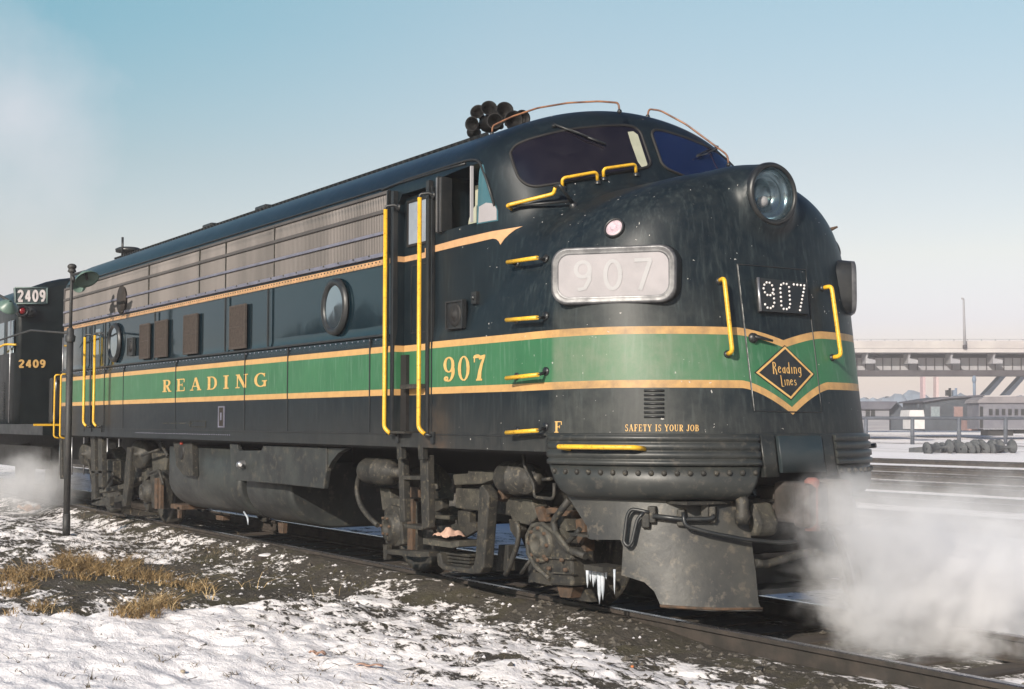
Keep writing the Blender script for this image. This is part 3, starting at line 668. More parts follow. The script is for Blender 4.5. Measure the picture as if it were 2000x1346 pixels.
# ---- yellow hand holds
def grab(pts, r=.016, m=M_YEL, feet=True, name='hand_hold', base=None):
    o = P(MB().tube(roundpath(pts, .035, 5), r, 10), name, m)
    if base is not None:
        fb = MB()
        for b_, n_ in base: fb.lathe(b_, n_, [(-.01,.028),(.014,.028),(.02,.02),(.02,.001)], 10)
        P(fb, 'foot', M_DK, o)
    return o
def stepiron(pa, pb, so=.095):                                 # bar standing off the skin between two bracket ends
    a, b_ = hitpx([pa, pb]); na, nb = nrm(np.array([a, b_]))
    A0, B0 = a+na*so, b_+nb*so
    dr_ = (B0-A0)/np.linalg.norm(B0-A0)
    o = P(MB().tube([A0-dr_*.01, B0+dr_*.01], .0165, 10), 'step_iron', M_YEL)
    P(MB().tube([A0, a+[0, 0, .012]], .013, 7).tube([B0, b_+[0, 0, .02]], .013, 7).lathe(a+[0,0,.015], na, [(0,.03),(.01,.03),(.012,.001)], 10).lathe(b_+[0,0,.03], nb, [(0,.033),(.01,.033),(.012,.001)], 10), 'bracket', M_DK, o)
    return o
for a, b_ in (((1010, 519), (1066, 513)), ((1010, 630), (1066, 625)), ((1010, 739), (1067, 733)), ((1010, 845), (1066, 841))):
    stepiron(a, b_)
for p0, p1, t0, t1 in ((cw([(665,630)])[0], cw([(892,592)])[0], cw([(655,565)])[0], cw([(878,530)])[0]), (cw([(932,568)])[0], cw([(1142,540)])[0], cw([(925,505)])[0], cw([(1135,483)])[0])):
    a, b_ = hitpx([p0, p1]); h = np.array([0.03, -.03, .085])
    grab([a, a+h*.95, b_+h, b_], .014, base=[(a, (0,0,1)), (b_, (0,0,1))])
a, b_, c = hitpx(cw([(330, 760), (600, 700), (735, 745)])); na, nb, nc = nrm(np.array([a, b_, c]))
o = grab([a+na*.0, a+na*.09, b_+nb*.09, b_+nb*.10+[.02, 0, .05]], .0155)
P(MB().tube(roundpath([b_+nb*.10+[.0, 0, .05], b_+nb*.12+[.08, 0, .045], c+nc*.03], .03), .015, 8).tube([a+na*.06, c+nc*.05], .012, 6).lathe(c, nc, [(0,.035),(.03,.03),(.035,.001)], 10), 'bracket', M_DK, o)
# grab irons on the nose
for s_ in (1, -1):
    a = hitpx([(1404, 549)])[0]; b_ = hitpx([(1420, 692)])[0]; na, nb = nrm(np.array([a, b_])); m3 = np.array([1, s_, 1])
    grab([(a+na*.0)*m3, (a+na*.085)*m3, (b_+nb*.085)*m3, (b_)*m3], .017, base=[(a*m3, na*m3), (b_*m3, nb*m3)])
P(MB().tube([un(1618, 450, 1, 1.15), un(1636, 443, 1, 1.2)], [.02, .008], 8), 'far_hand_hold', M_RST)
P(MB().tube([un(1672, 871, 1, 1.3), un(1690, 872, 1, 1.42), un(1711, 870, 1, 1.46)], .02, 8), 'far_step_iron', M_DK)
# ---- number boards
dg_ = math.radians(50); NB = np.array([math.cos(dg_), -math.sin(dg_), 0]); TB = np.array([math.sin(dg_), math.cos(dg_), 0]); ZB = np.array([0, 0, 1.])
cb = np.array([.98, -1.19, 2.545])+NB*.03
def rrect(hw, hh, r, n=6):
    out = []
    for sx_, sz_, a0 in ((1, 1, 0), (-1, 1, 90), (-1, -1, 180), (1, -1, 270)):
        for k in range(n+1):
            a = math.radians(a0+90*k/n); out.append((sx_*(hw-r)+r*math.cos(a), sz_*(hh-r)+r*math.sin(a)))
    return out
for f in (1, -1):
    m3 = np.array([1, f, 1])
    def loopring(levels):
        mb = MB(); vs = []; n = None
        for hw, hh, r, d in levels:
            L = rrect(hw, hh, r); n = len(L); vs += [(cb+TB*a+ZB*b_+NB*d)*m3 for a, b_ in L]
        mb.add(vs, [(i*n+k, i*n+(k+1) % n, (i+1)*n+(k+1) % n, (i+1)*n+k) for i in range(len(levels)-1) for k in range(n)], True); return mb
    ho = P(loopring([(.50,.235,.15,-.55),(.49,.225,.14,-.10),(.475,.215,.13,-.02),(.47,.21,.12,0)]), 'number_board', M_DK)
    P(loopring([(.475,.215,.12,-.02),(.472,.212,.12,.012),(.455,.195,.11,.02),(.44,.18,.10,.008),(.43,.17,.09,.014),(.415,.155,.08,.004)]), 'bezel', mat('grey_rubber', (.16,.16,.165), (.08,.08,.085), .35, scale=9, metal=.4), ho)
    L = rrect(.42, .16, .085); P(MB().add([(cb+TB*a+ZB*b_+NB*.006)*m3 for a, b_ in L], [tuple(range(len(L)))]), 'lens', M_LENS, ho)
    mp = lambda uv, off: np.array([(cb+TB*((u-.5)*.62)*f+ZB*((v-.5)*.235)+NB*(.006+off))*m3 for u, v in uv])
    P(letters('907', mp, 1, 1, font=SN, gap=.22, off=.003), 'digits', M_DIG, ho)
# ---- nose door with number plate, herald and latch
cd = lambda L: [(1300+x/3.365, 280+y/3.365) for x, y in L]
ce = lambda L: [(1300+x/3.96, 620+y/3.96) for x, y in L]
DR = [(1439, 516), (1573, 527), (1605, 806), (1472, 803)]
mb = MB()
Q = []
for i in range(4):
    a, b_ = np.array(DR[i]), np.array(DR[(i+1) % 4]); Q += [tuple(a+(b_-a)*k/10) for k in range(10)]
Q = hitpx(Q, .001); mb.tube(list(Q)+[Q[0]], .005, 5, False)
nd = P(mb, 'nose_door', M_DK)
e = MB(); Q = hitpx([tuple(np.array(DR[0])*(1-t)+np.array(DR[3])*t+[1.2, 0]) for t in np.linspace(0, 1, 24)], .003); e.tube(Q, .0025, 4)
P(e, 'door_edge', mat('worn_edge', (.5,.5,.48), (.05,.06,.06), .5, scale=14, bmp=0), nd)
PL = cd([(590, 893), (905, 925), (918, 1130), (605, 1112)]); Pp = hitpx([PL[0], PL[1], PL[2], PL[3]]); nf = np.array([.985, -.05, .16])
plate = [p_+nf*.045 for p_ in Pp]; 
npb = P(MB().prism(plate, -nf*.08), 'number_plate', M_DK, nd)
P(MB().tube([plate[0]-[0, .012, 0], plate[3]-[0, .012, 0]], .012, 6), 'plate_edge', M_CHR, nd)
dots = MB()
def dotdigit(strokes, ox):
    for s in strokes:
        Pt = [np.array(q_[:2]) for q_ in s]; L = [0]
        for i in range(len(Pt)-1): L.append(L[-1]+np.linalg.norm(Pt[i+1]-Pt[i]))
        m = max(1, int(round(L[-1]/.155)))
        for k in range(m+1 if L[-1] < 1.3 or np.linalg.norm(Pt[0]-Pt[-1]) > .1 else m):
            l = L[-1]*k/m; i = max(0, min(len(Pt)-2, int(np.searchsorted(L, l))-1)); p_ = Pt[i]+(Pt[i+1]-Pt[i])*((l-L[i])/(L[i+1]-L[i]+1e-9))
            u = ox+p_[0]*.42; v = .08+p_[1]*.84
            c = plate[3]*(1-u)*(1-v)+plate[2]*u*(1-v)+plate[0]*(1-u)*v+plate[1]*u*v
            dots.lathe(c, nf, [(0,.0095),(.006,.0085),(.008,.001)], 8)
dotdigit([arc(.3,.72,.24,.24,0,360), [(.54,.7,0),(.54,.2,0),(.42,.03,0),(.2,.03,0),(.08,.15,0)]], .05)
dotdigit([[(.1,.15,0),(.1,.85,0),(.2,.97,0),(.42,.97,0),(.54,.85,0),(.54,.15,0),(.42,.03,0),(.2,.03,0),(.1,.15,0)]], .38)
dotdigit([[(.05,.97,0),(.58,.97,0)], [(.56,.85,0),(.28,.02,0)]], .69)
P(dots, 'reflector_digits', mat('reflector_dots', (.75,.72,.7), None, .3, scale=10, bmp=0), nd)
DI = [(1532.3, 676.8), (1588, 731), (1544.4, 779.6), (1476, 728)]; dc = np.mean(DI, axis=0)
sc = lambda k: [tuple(dc+(np.array(p_)-dc)*k) for p_ in DI]
hd = P(patch(sc(1.05), hitpx, 7, .003), 'herald', M_DK, nd)
P(patch(sc(1.0), hitpx, 7, .0045), 'herald_border', M_LET, hd); P(patch(sc(.90), hitpx, 7, .006), 'herald_field', M_DK, hd)
q1 = ce([(822,432),(1048,440),(815,345),(1040,352)]); P(letters('Reading', quadmap(q1[0], q1[1], q1[2], q1[3], 1, 1), 1, 1, font=LN, gap=.10, off=.008, bold=1.15), 'herald_word', M_LET, hd)
q1 = ce([(888,528),(1010,528),(878,452),(1000,452)]); P(letters('Lines', quadmap(q1[0], q1[1], q1[2], q1[3], 1, 1), 1, 1, font=LN, gap=.10, off=.008, bold=1.1), 'herald_word', M_LET, hd)
a, b_ = hitpx(ce([(650, 175), (800, 190)]), .04); P(MB().tube([hitpx(ce([(680, 150)]))[0], a+[0, .03, .02], b_], [.02, .016, .01], 8).lathe(hitpx(ce([(670, 160)]))[0], (1,0,0), [(0,.04),(.03,.035),(.035,.001)], 12), 'door_handle', M_DK, nd)
# small louvres beside the slogan
lv = MB()
for k in range(7):
    yy = 763+k*8.5; a, b_ = hitpx([(1258, yy), (1297, yy)], .006); lv.tube([a, b_], .009, 6)
P(lv, 'nose_louvre', M_DK)
# marker box on the cab side
bx = P(frame(MB(), -.97, -.71, 2.25, 2.46, -1.52, -1.48, .015).box(-.97, -.71, -1.506, -1.48, 2.25, 2.46), 'side_socket', M_DK)
P(MB().lathe((-.84, -1.506, 2.355), (0, -1, 0), [(0,.10),(.012,.095),(.004,.07),(.012,.04),(.03,.025),(.03,.001)], 24), 'socket_cap', M_RUB, bx)
bx = P(frame(MB(), -10.02, -9.78, 2.38, 2.60, -1.515, -1.48, .015).box(-10.02, -9.78, -1.506, -1.48, 2.38, 2.60), 'side_socket', M_DK)
P(MB().lathe((-9.9, -1.506, 2.49), (0, -1, 0), [(0,.08),(.012,.075),(.02,.03),(.03,.001)], 20), 'socket_cap', M_RUB, bx)
k_ = hitpx([(931, 582)])[0]; P(MB().box(k_[0]-.04, k_[0]+.04, k_[1]-.03, k_[1]+.01, k_[2]-.05, k_[2]+.05).lathe(k_-[0, .03, 0], (0,-1,0), [(0,.02),(.02,.015),(.02,.001)], 8), 'gauge_bracket', M_DK)

# ---- apron round the nose: grooved band, bolts, bowl
def plan(t, z, off=0., a=None, b=1.5):                          # t 0..1 from near side (x small) round to the far side
    a = a if a else 1.60-.17*(min(z, 1.6)-1.54); ang = -math.pi/2+math.pi*t
    c, s_ = abs(math.cos(ang))**(2/2.45), math.copysign(abs(math.sin(ang))**(2/2.45), math.sin(ang))
    g_ = np.array([(max(c, 1e-6)**1.45)/a, math.copysign(abs(s_)**1.45, s_)/b, 0]); g_ /= np.linalg.norm(g_)
    return np.array([a*c, b*s_, z])+g_*off
def sweep(prof, t0, t1, n=70, cl=True, amod=None, sk=0):
    mb = MB(); vs = [plan(t0+(t1-t0)*i/n+sk*(.5-i/n)*2*np.clip((1.10-z)/.2, 0, 1.1), z, o_, amod) for i in range(n+1) for o_, z in prof]; k = len(prof)
    mb.add(vs, [(i*k+j, i*k+j+1, (i+1)*k+j+1, (i+1)*k+j) for i in range(n) for j in range(k-1)], True)
    mb.f += [[j for j in range(k)], [n*k+j for j in range(k)][::-1]]; mb.sm += [False, False]; return mb
def tpos(px, py):                                             # plan parameter seen at this pixel
    best = None
    for t in np.linspace(.02, .98, 800):
        p_ = plan(t, 1.25)-CP; w = p_@FW; u = 1000+FOC*(p_@RT)/w
        if (best is None or abs(u-px) < best[0]) and t < .75: best = (abs(u-px), t)
    return best[1]
tl, tr = tpos(1075, 880), tpos(1480, 880); tF0, tF1 = 1-tr, 1-tl
bands = [(-.01,1.365),(.045,1.36),(.045,1.325),(.028,1.318),(.028,1.308),(.045,1.30),(.045,1.262),(.028,1.255),(.028,1.245),(.045,1.238),(.045,1.20),(.028,1.192),(.028,1.182),(.045,1.175),(.045,1.145),(-.01,1.14)]
M_APR = mat('apron_paint', (.018,.021,.021), (.030,.032,.030), .40, scale=4, bmp=.35, c3=(.055,.052,.045))
band0 = None
for t0, t1 in ((tl, tr), (tF0, tF1)):
    o = P(sweep(bands, t0, t1), 'anticlimber', M_APR); band0 = band0 or o
    P(sweep([(-.01,1.142),(.022,1.142),(.020,1.02),(.002,.955),(-.05,.905),(-.14,.885),(-.3,.885)], t0, t1+.0, sk=.022), 'bowl', M_APR)
    bt = MB(); 
    for i in range(17):
        t = t0+(t1-t0)*(i+.5)/17; p_ = plan(t, 1.09, .02); n_ = plan(t, 1.09, 1.)-plan(t, 1.09, 0.); bt.lathe(p_, n_, [(0,.021),(.012,.020),(.02,.012),(.022,.001)], 9)
    P(bt, 'bolt', M_GRM)
P(sweep([(-.01,1.375),(.012,1.372),(.02,1.355),(-.01,1.35)], .02, .98, 90), 'nose_sill', M_APR)
t_a, t_b = tpos(1515, 880), .5+(.5-tpos(1515, 880))
P(sweep([(-.02,1.36),(.05,1.355),(.05,1.09),(-.02,1.085)], t_a, t_b, 30), 'coupler_cover', mat('cover_paint', (.022,.032,.036), (.035,.042,.045), .38, scale=5, bmp=.3))
P(sweep([(-.02,1.362),(.034,1.36),(.034,1.06),(-.02,1.055)], tr+.003, t_a-.003, 8).add([], []), 'corner_post', M_APR)
P(sweep([(-.02,1.362),(.034,1.36),(.034,1.06),(-.02,1.055)], t_b+.003, 1-tr-.003, 8), 'corner_post', M_APR)
hh = hitpx([(1110, 880)])[0]
pA, pB = un(1108, 876, 1, -1.50), un(1252, 878, 1, -1.28); P(MB().tube(roundpath([plan(tpos(1120, 877), 1.26, .03), plan(tpos(1108, 877), 1.275, .12), plan(tpos(1180, 877), 1.275, .12), plan(tpos(1245, 877), 1.275, .12), plan(tpos(1262, 877), 1.265, .03)], .04), .018, 10), 'apron_handrail', M_YEL)
# ---- pilot: plough plates traced on their own curved surface
def plow(uv, off):
    """pixel -> point on the pilot surface (super-ellipse leaning outward at the front)"""
    out = []
    for px, py in uv:
        d = ray(px, py); lo, hi = 5., 14.
        def g_(t):
            p_ = CP+d*t; z = p_[2]; a = 1.50+.28*(.95-z); bb = 1.36+.03*(.95-z); return (max(p_[0], 0)/a)**2.7+(abs(p_[1])/bb)**2.7-1
        ts = np.linspace(5, 14, 120); pr = g_(ts[0]); hit = None
        for t in ts[1:]:
            cu = g_(t)
            if pr > 0 >= cu:
                a_, b2 = t-(ts[1]-ts[0]), t
                for _ in range(18):
                    m_ = (a_+b2)/2
                    if g_(m_) > 0: a_ = m_
                    else: b2 = m_
                hit = CP+d*b2; break
            pr = cu
        if hit is None: hit = un(px, py, 1, -1.2)
        n_ = np.array([max(hit[0], 0)**1.7, -abs(hit[1])**1.7, .2]); n_ /= np.linalg.norm(n_); out.append(hit+n_*(off if off > 0 else off*5))
    return np.array(out)
PO = c4([(165,430),(300,640),(305,712),(325,720),(500,722),(515,760),(505,935),(560,950),(640,975),(700,1030),(745,1130),(1050,1150),(1348,1150),(1325,1100),(1305,900),(1240,420)])
for f in (1, -1):
    mb = patch(PO, plow, 11, .008); mb.v = [(a, b_*f, c) for a, b_, c in mb.v]
    if f == -1: mb.v = [(a, b_+0, c) for a, b_, c in mb.v]
    P(mb, 'pilot_plate', M_PLT)
    lip = plow(np.array(c4([(735,1118),(900,1130),(1100,1138),(1345,1135)])), .012)*[1, f, 1]
    P(MB().tube(lip, .012, 6), 'pilot_lip', M_RST)
mm = MB()
def cv(pts, r, off=.06): return mm.tube(roundpath(list(plow(np.array(c4(pts)), off)), .05), r, 8)
cv([(670,560),(620,548),(570,540),(548,580),(530,740),(555,765),(575,740),(605,600),(640,560)], .014, .07)
cv([(690,580),(850,600),(1010,600),(1040,580)], .018, .07)
cv([(858,560),(865,640),(1000,680),(1200,720),(1400,740),(1500,730)], .016, .09)
P(mm, 'uncoupling_lever', M_DK)
lb = MB()
for a in ((690,570),(655,600),(860,590),(1040,570),(1000,545)):
    p_ = plow(np.array(c4([a])), .03)[0]; lb.obox(p_, (.6,-.8,0), (.8,.6,0), (0,0,1), .035, .03, .06)
P(lb, 'lever_bracket', M_GRM, bevel=.01)
# shelf, coupler and hoses in the pocket
P(MB().box(1.20, 1.52, -.95, .95, .865, .885), 'pilot_beam', M_GRM)
P(MB().box(1.25, 1.45, -.60, .60, .45, .48).box(1.30, 1.36, -.75, .75, .48, .9), 'buffer_beam', M_RUB)
M_CPL = mat('coupler_casting', (.07,.058,.052), (.035,.032,.03), .65, scale=5, bmp=.5)
cpl = MB()
cpl.box(1.3, 1.62, -.11, .11, .76, .98); cpl.box(1.55, 1.86, -.16, .14, .72, 1.02); cpl.prism([(1.80,-.20,.70),(1.98,-.24,.70),(2.0,-.10,.70),(1.88,-.03,.70),(1.80,-.03,.70)], (0,0,.32)); cpl.prism([(1.72,.05,.70),(1.95,.12,.70),(1.99,.23,.70),(1.80,.22,.70),(1.70,.16,.70)], (0,0,.34))
co_ = P(cpl, 'coupler', M_CPL, bevel=.03)
P(MB().lathe((1.94, -.14, .70), (0, 0, 1), [(-.02,.001),(-.02,.055),(.34,.055),(.36,.03),(.36,.001)], 16), 'knuckle', mat('red_oxide', (.20,.075,.06), (.12,.055,.045), .6, scale=9), co_)
P(MB().prism([(1.30, -.40, .60), (1.62, -.40, .62), (1.66, -.40, .72), (1.58, -.40, .86), (1.30, -.40, .92)], (0, .22, 0)), 'draft_casting', M_GR2, bevel=.04)
P(MB().prism([(1.38, .2, .64), (1.68, .2, .66), (1.66, .2, .80), (1.38, .2, .86)], (0, .18, 0)), 'draft_casting', M_GR2, bevel=.04)
P(MB().lathe((1.60, -.50, .78), (0, 0, 1), [(-.06,.001),(-.06,.05),(.0,.06),(.05,.045),(.12,.05),(.14,.03),(.14,.001)], 14), 'angle_cock', M_GRM)
hs = MB()
for yy, xx in ((.30, 1.72), (.42, 1.70)):
    hs.tube(roundpath([(xx-.2, yy, .70), (xx, yy, .66), (xx+.10, yy+.02, .40), (xx+.12, yy+.06, .17)], .08), .026, 10); hs.lathe((xx+.12, yy+.06, .19), (.1, .1, -1), [(0,.03),(.03,.045),(.08,.045),(.12,.02),(.12,.001)], 12)
P(hs, 'air_hose', M_GR2)
P(MB().tube(roundpath([plow(np.array(c4([(1310, 860)])), .0)[0], (1.62,-.30,.42), (1.66, .1, .50), (1.6, .65, .45)], .1), .03, 10), 'pilot_rail', M_GRM)
P(MB().box(1.3, 1.62, -.62, .62, .20, .24).box(1.28, 1.33, -.85, .85, .24, .5), 'pilot_foot', M_DK)
# icicles below the pilot plate
for k, (px, top, bot, r) in enumerate(((300,905,1010,.012),(318,905,975,.010),(335,900,1005,.012),(352,900,960,.009),(372,895,1110,.020),(392,895,1085,.018),(412,900,960,.011),(462,915,1050,.008),(345,905,985,.008))):
    a, b_ = [un(*c4([(px, v)])[0], 1, -1.22) for v in (top, bot)]
    P(MB().tube([a+[0,0,.02], a*.7+b_*.3, a*.3+b_*.7, b_], [r*1.3, r, r*.7, .001], 8), 'icicle', M_ICE)
P(MB().obox(un(*c4([(400, 890)])[0], 1, -1.2), (1,0,0), (0,1,0), (0,0,1), .12, .1, .02).box(.55,.8,-1.3,-.9,.6,.62), 'step_grating', M_GRM)

# ---- trucks
def wheelset(x, parent):
    for s_ in (-1, 1):
        P(MB().lathe((x, s_*.69, .508), (0, s_, 0), [(-.02,.545),(.01,.535),(.012,.508),(.13,.505),(.135,.44),(.11,.43),(.07,.22),(.12,.12),(.14,.11),(.14,.001)], 44), 'wheel', M_GRM, parent)
    P(MB().tube([(x, -1.0, .508), (x, 1.0, .508)], .08, 14), 'axle', M_GRM, parent)
def mir(mb):
    n = MB(); n.v = [(a, -b_, c) for a, b_, c in mb.v]; n.f = mb.f; n.sm = mb.sm; return n
# front truck
fm = MB()
slab(fm, c5([(890,405),(1050,412),(1140,468),(1290,470),(1420,482),(1445,560),(1470,600),(1400,665),(1290,640),(1275,600),(1140,575),(890,545)]), -1.08, .14)
slab(fm, c5([(870,310),(975,302),(975,282),(1220,292),(1215,325),(1070,378),(880,385)]), -1.12, .12)
slab(fm, c5([(360,400),(430,410),(440,470),(500,480),(500,560),(380,560)]), -1.12, .12)
slab(fm, c5([(720,590),(880,600),(880,630),(720,620)]), -1.0, .1)
ft = P(fm, 'truck_frame', M_GR2, bevel=.012)
P(mir(fm), 'far_truck_frame', M_GR2, ft)
P(MB().box(-3.6, .75, -.6, .6, .55, .85), 'truck_bolster', M_RUB, ft)
for x in (0, -2.74): wheelset(x, ft)
h = MB(); slab(h, c5([(1055,400),(1075,380),(1110,430),(1122,470),(1085,960),(1060,1000),(1000,1005),(800,975),(765,945),(755,862),(780,855),(795,925),(830,945),(985,965),(1015,940),(1030,870)]), -1.30, .10)
P(h, 'swing_hanger', M_GRM, ft, bevel=.012); P(mir(h), 'swing_hanger', M_GRM, ft)
h = MB()
for i, (a, b_) in enumerate(((845,868),(872,892),(896,916),(920,938))): slab(h, c5([(780,a),(985,a+22),(985,b_+20),(780,b_-3)]), -1.24+.01*(i % 2), .2)
P(h, 'leaf_spring', M_GRM, ft, bevel=.006)
h = MB(); slab(h, c5([(665,755),(860,785),(915,775),(915,812),(860,822),(665,795)]), -1.36, .35); P(h, 'step_board', M_GR2, ft)
h = MB(); slab(h, c5([(600,690),(1030,640),(1040,700),(900,780),(660,755)]), -1.12, .04); P(h, 'brake_lever_plate', M_GRM, ft)
slab_l = MB()
for L in ([(487,150),(520,150),(535,640),(503,640)], [(640,180),(695,175),(703,680),(655,695)]): slab(slab_l, c5(L), -1.44, .07)
slab(slab_l, c5([(515,318),(640,322),(640,350),(518,346)]), -1.44, .16); slab(slab_l, c5([(525,655),(655,672),(655,700),(535,682)]), -1.44, .16)
slab(slab_l, c5([(476,90),(505,90),(512,205),(482,205)]), -1.50, .06); slab(slab_l, c5([(625,95),(658,95),(660,208),(632,208)]), -1.50, .06)
P(slab_l, 'ladder', M_GRM, bevel=.008)
slab_k = MB(); slab(slab_k, c5([(395,835),(705,850),(705,882),(630,888),(405,862)]), -1.33, .2); slab(slab_k, c5([(385,800),(415,800),(410,905),(390,905)]), -1.3, .05)
P(slab_k, 'pedestal_tie', M_GRM, ft)
def journal(px, py, R_, y, m=M_GRM, par=None):
    c = un(px, py, 1, y)
    return P(MB().lathe(c, (0,-1,0), [(-.12,R_*1.3),(0,R_*1.3),(.01,R_*1.1),(.04,R_),(.06,R_*.9),(.06,R_*.5),(.03,R_*.45),(.03,.001)], 28), 'journal_box', m, par)
journal(*c5([(450, 680)])[0], .13, -1.16, M_GRM, ft)
bt = MB()
for k in range(6):
    a = k*math.pi/3; c = un(*c5([(405, 670)])[0], 1, -1.22); bt.lathe(c+[.085*math.cos(a), -.0, .085*math.sin(a)], (0,-1,0), [(0,.014),(.02,.014),(.02,.001)], 6)
P(bt, 'journal_bolts', M_RST, ft)
h = MB(); slab(h, c5([(390,560),(430,520),(500,540),(525,800),(480,812),(400,795)]), -1.16, .2); P(h, 'pedestal', M_GRM, ft, bevel=.015)
h = MB(); slab(h, c5([(556,480),(596,480),(590,860),(556,860)]), -1.2, .06); slab(h, c5([(575,400),(640,400),(640,470),(575,470)]), -1.25, .05); P(h, 'brake_hanger', M_RST, ft)
h = MB(); slab(h, c5([(602,500),(632,500),(625,860),(600,860)]), -1.17, .06); P(h, 'brake_hanger', M_GRM, ft)
# front axle gear housing
h = MB(); slab(h, c5([(1388,720),(1400,685),(1440,655),(1520,652),(1600,715),(1700,850),(1705,1092),(1550,1080),(1540,1035),(1450,960),(1400,880)]), -1.26, .22)
gh = P(h, 'journal_housing', M_GRM, ft, bevel=.02)
h = MB(); h.tube([un(*c5([p_])[0], 1, -1.27) for p_ in [(1550,1040),(1450,950),(1400,860),(1392,740),(1430,665),(1500,655),(1600,725),(1695,850)]], .02, 8)
slab(h, c5([(1510,885),(1695,893),(1695,903),(1510,895)]), -1.285, .04); slab(h, c5([(1560,990),(1700,998),(1700,1008),(1560,1000)]), -1.285, .04)
P(h, 'housing_rib', M_GR2, gh)
c = un(*c5([(1488, 795)])[0], 1, -1.27)
P(MB().lathe(c, (0,-1,0), [(-.02,.15),(.02,.145),(.03,.11),(.02,.10),(.05,.095),(.055,.06),(.02,.05),(.02,.001)], 30), 'journal_cap', M_GR2, gh)
bt = MB()
for k in range(8): a = k*math.pi/4; bt.lathe(c+[.125*math.cos(a), -.02, .125*math.sin(a)], (0,-1,0), [(0,.016),(.022,.015),(.022,.001)], 6)
for p_ in ((1550,965),(1665,975),(1530,900),(1640,905)): bt.lathe(un(*c5([p_])[0], 1, -1.28), (0,-1,0), [(0,.018),(.024,.016),(.024,.001)], 6)
P(bt, 'cap_bolts', M_RST, gh)
h = MB(); slab(h, c5([(1600,1090),(1712,1098),(1690,1172),(1622,1165)]), -1.2, .16); P(h, 'housing_foot', M_RST, ft)
h = MB(); slab(h, c5([(1400,900),(1430,880),(1450,960),(1450,1060),(1400,1065)]), -1.18, .1); slab(h, c5([(1450,990),(1560,1030),(1560,1085),(1450,1065)]), -1.2, .1); slab(h, c5([(1705,850),(1740,900),(1790,1100),(1840,1200),(1700,1180)]), -1.1, .06); P(h, 'pedestal', M_GRM, ft)
def bcyl(px0, px1, py, R_, y):
    a, b_ = un(px0, py, 1, y), un(px1, py, 1, y); L = b_[0]-a[0]; a[2] = b_[2] = (a[2]+b_[2])/2
    P(MB().lathe(a, (1,0,0), [(0,.001),(0,R_*.7),(.015,R_*.9),(.06,R_),(L*.45,R_),(L*.46,R_*1.08),(L*.5,R_*1.08),(L*.51,R_),(L*.8,R_),(L*.86,R_*.75),(L*.9,R_*.4),(L*1.15,R_*.36),(L*1.15,.001)], 30), 'brake_cylinder', M_GRM, ft)
bcyl(715, 778, 921, .125, -1.22); bcyl(985, 1045, 934, .135, -1.15)
P(MB().lathe(un(1025, 936, 1, -1.2), (.5,-1,0), [(-.15,.12),(0,.125),(.015,.12),(.02,.001)], 26), 'cylinder_head', M_GRM, ft)
h = MB()
for L, r in (([(275,235),(215,330),(200,420),(225,520),(280,600),(350,665)], .026), ([(1365,170),(1375,260),(1440,380),(1440,468),(1580,482),(1580,370)], .014), ([(1690,480),(1600,600),(1575,640),(1590,720),(1660,830),(1800,880)], .028), ([(1320,640),(1335,700),(1325,800),(1270,950),(1240,1010)], .022), ([(770,310),(780,420),(760,420)], .014), ([(1500,345),(1560,340)], .014), ([(1760,690),(1720,740),(1680,780)], .02), ([(1350,1000),(1420,900)], .016), ([(700,620),(760,730)], .014)):
    curve(h, c5(L), -1.26, r)
P(h, 'brake_pipe', M_GRM, ft)
h = MB()
for L in ([(1170,985),(1190,800),(1255,800),(1255,985)], [(1260,620),(1330,630),(1340,700),(1310,760),(1270,700)], [(745,480),(795,475),(795,550),(750,575)], [(870,310),(895,305),(880,440),(855,435)], [(905,560),(985,570),(985,690),(905,680)]): slab(h, c5(L), -1.05, .08)
P(h, 'brake_shoe', M_GRM, ft, bevel=.01)
h = MB()
for L in ([(1150,470),(1215,380),(1225,480),(1200,500)], [(1440,540),(1480,530),(1520,640),(1470,640)], [(1520,545),(1600,530),(1600,580),(1520,590)], [(1725,625),(1785,610),(1792,850),(1740,860)], [(1640,640),(1690,620),(1700,820),(1650,800)], [(1600,560),(1720,570),(1700,620),(1610,620)]): slab(h, c5(L), -1.14, .1)
P(h, 'spring_hanger', M_RST, ft, bevel=.01)
h = MB(); slab(h, c5([(1560,610),(1650,600),(1690,700),(1620,720)]), -1.2, .1); slab(h, c5([(1600,680),(1640,690),(1700,830),(1650,820)]), -1.22, .1); P(h, 'spring_seat', M_GR2, ft)
# rear truck
fm = MB()
slab(fm, c1([(340,262),(405,268),(400,420),(350,460)]), -1.1, .12); slab(fm, c1([(540,300),(620,292),(645,360),(605,402),(560,375)]), -1.1, .12); slab(fm, c1([(650,200),(720,200),(760,240),(745,330),(660,330)]), -1.1, .12)
slab(fm, c1([(300,455),(460,420),(580,370),(580,400),(470,450),(310,480)]), -1.15, .14); fm.box(-13.6, -9.8, -1.0, -.9, .55, .85)
rt_ = P(fm, 'truck_frame', M_GR2, bevel=.01)
for x in (-10.36, -13.1): wheelset(x, rt_)
h = MB(); slab(h, c1([(492,180),(520,180),(505,420),(485,560),(458,565),(470,420)]), -1.3, .08); slab(h, c1([(385,508),(465,488),(452,580),(390,576)]), -1.22, .15); P(h, 'swing_hanger', M_GRM, rt_, bevel=.01)
h = MB()
for L in ([(640,335),(735,330),(730,420),(720,580),(655,575)], [(590,400),(625,390),(650,470),(625,600),(600,560)]): slab(h, c1(L), -1.16, .15)
P(h, 'pedestal', M_GRM, rt_, bevel=.012); journal(*c1([(612, 470)])[0], .12, -1.2, M_GRM, rt_)
h = MB()
for L in ([(672,380),(690,380),(690,580),(672,580)], [(700,380),(715,380),(712,580),(700,580)]): slab(h, c1(L), -1.2, .04)
P(h, 'brake_hanger', M_RST, rt_)
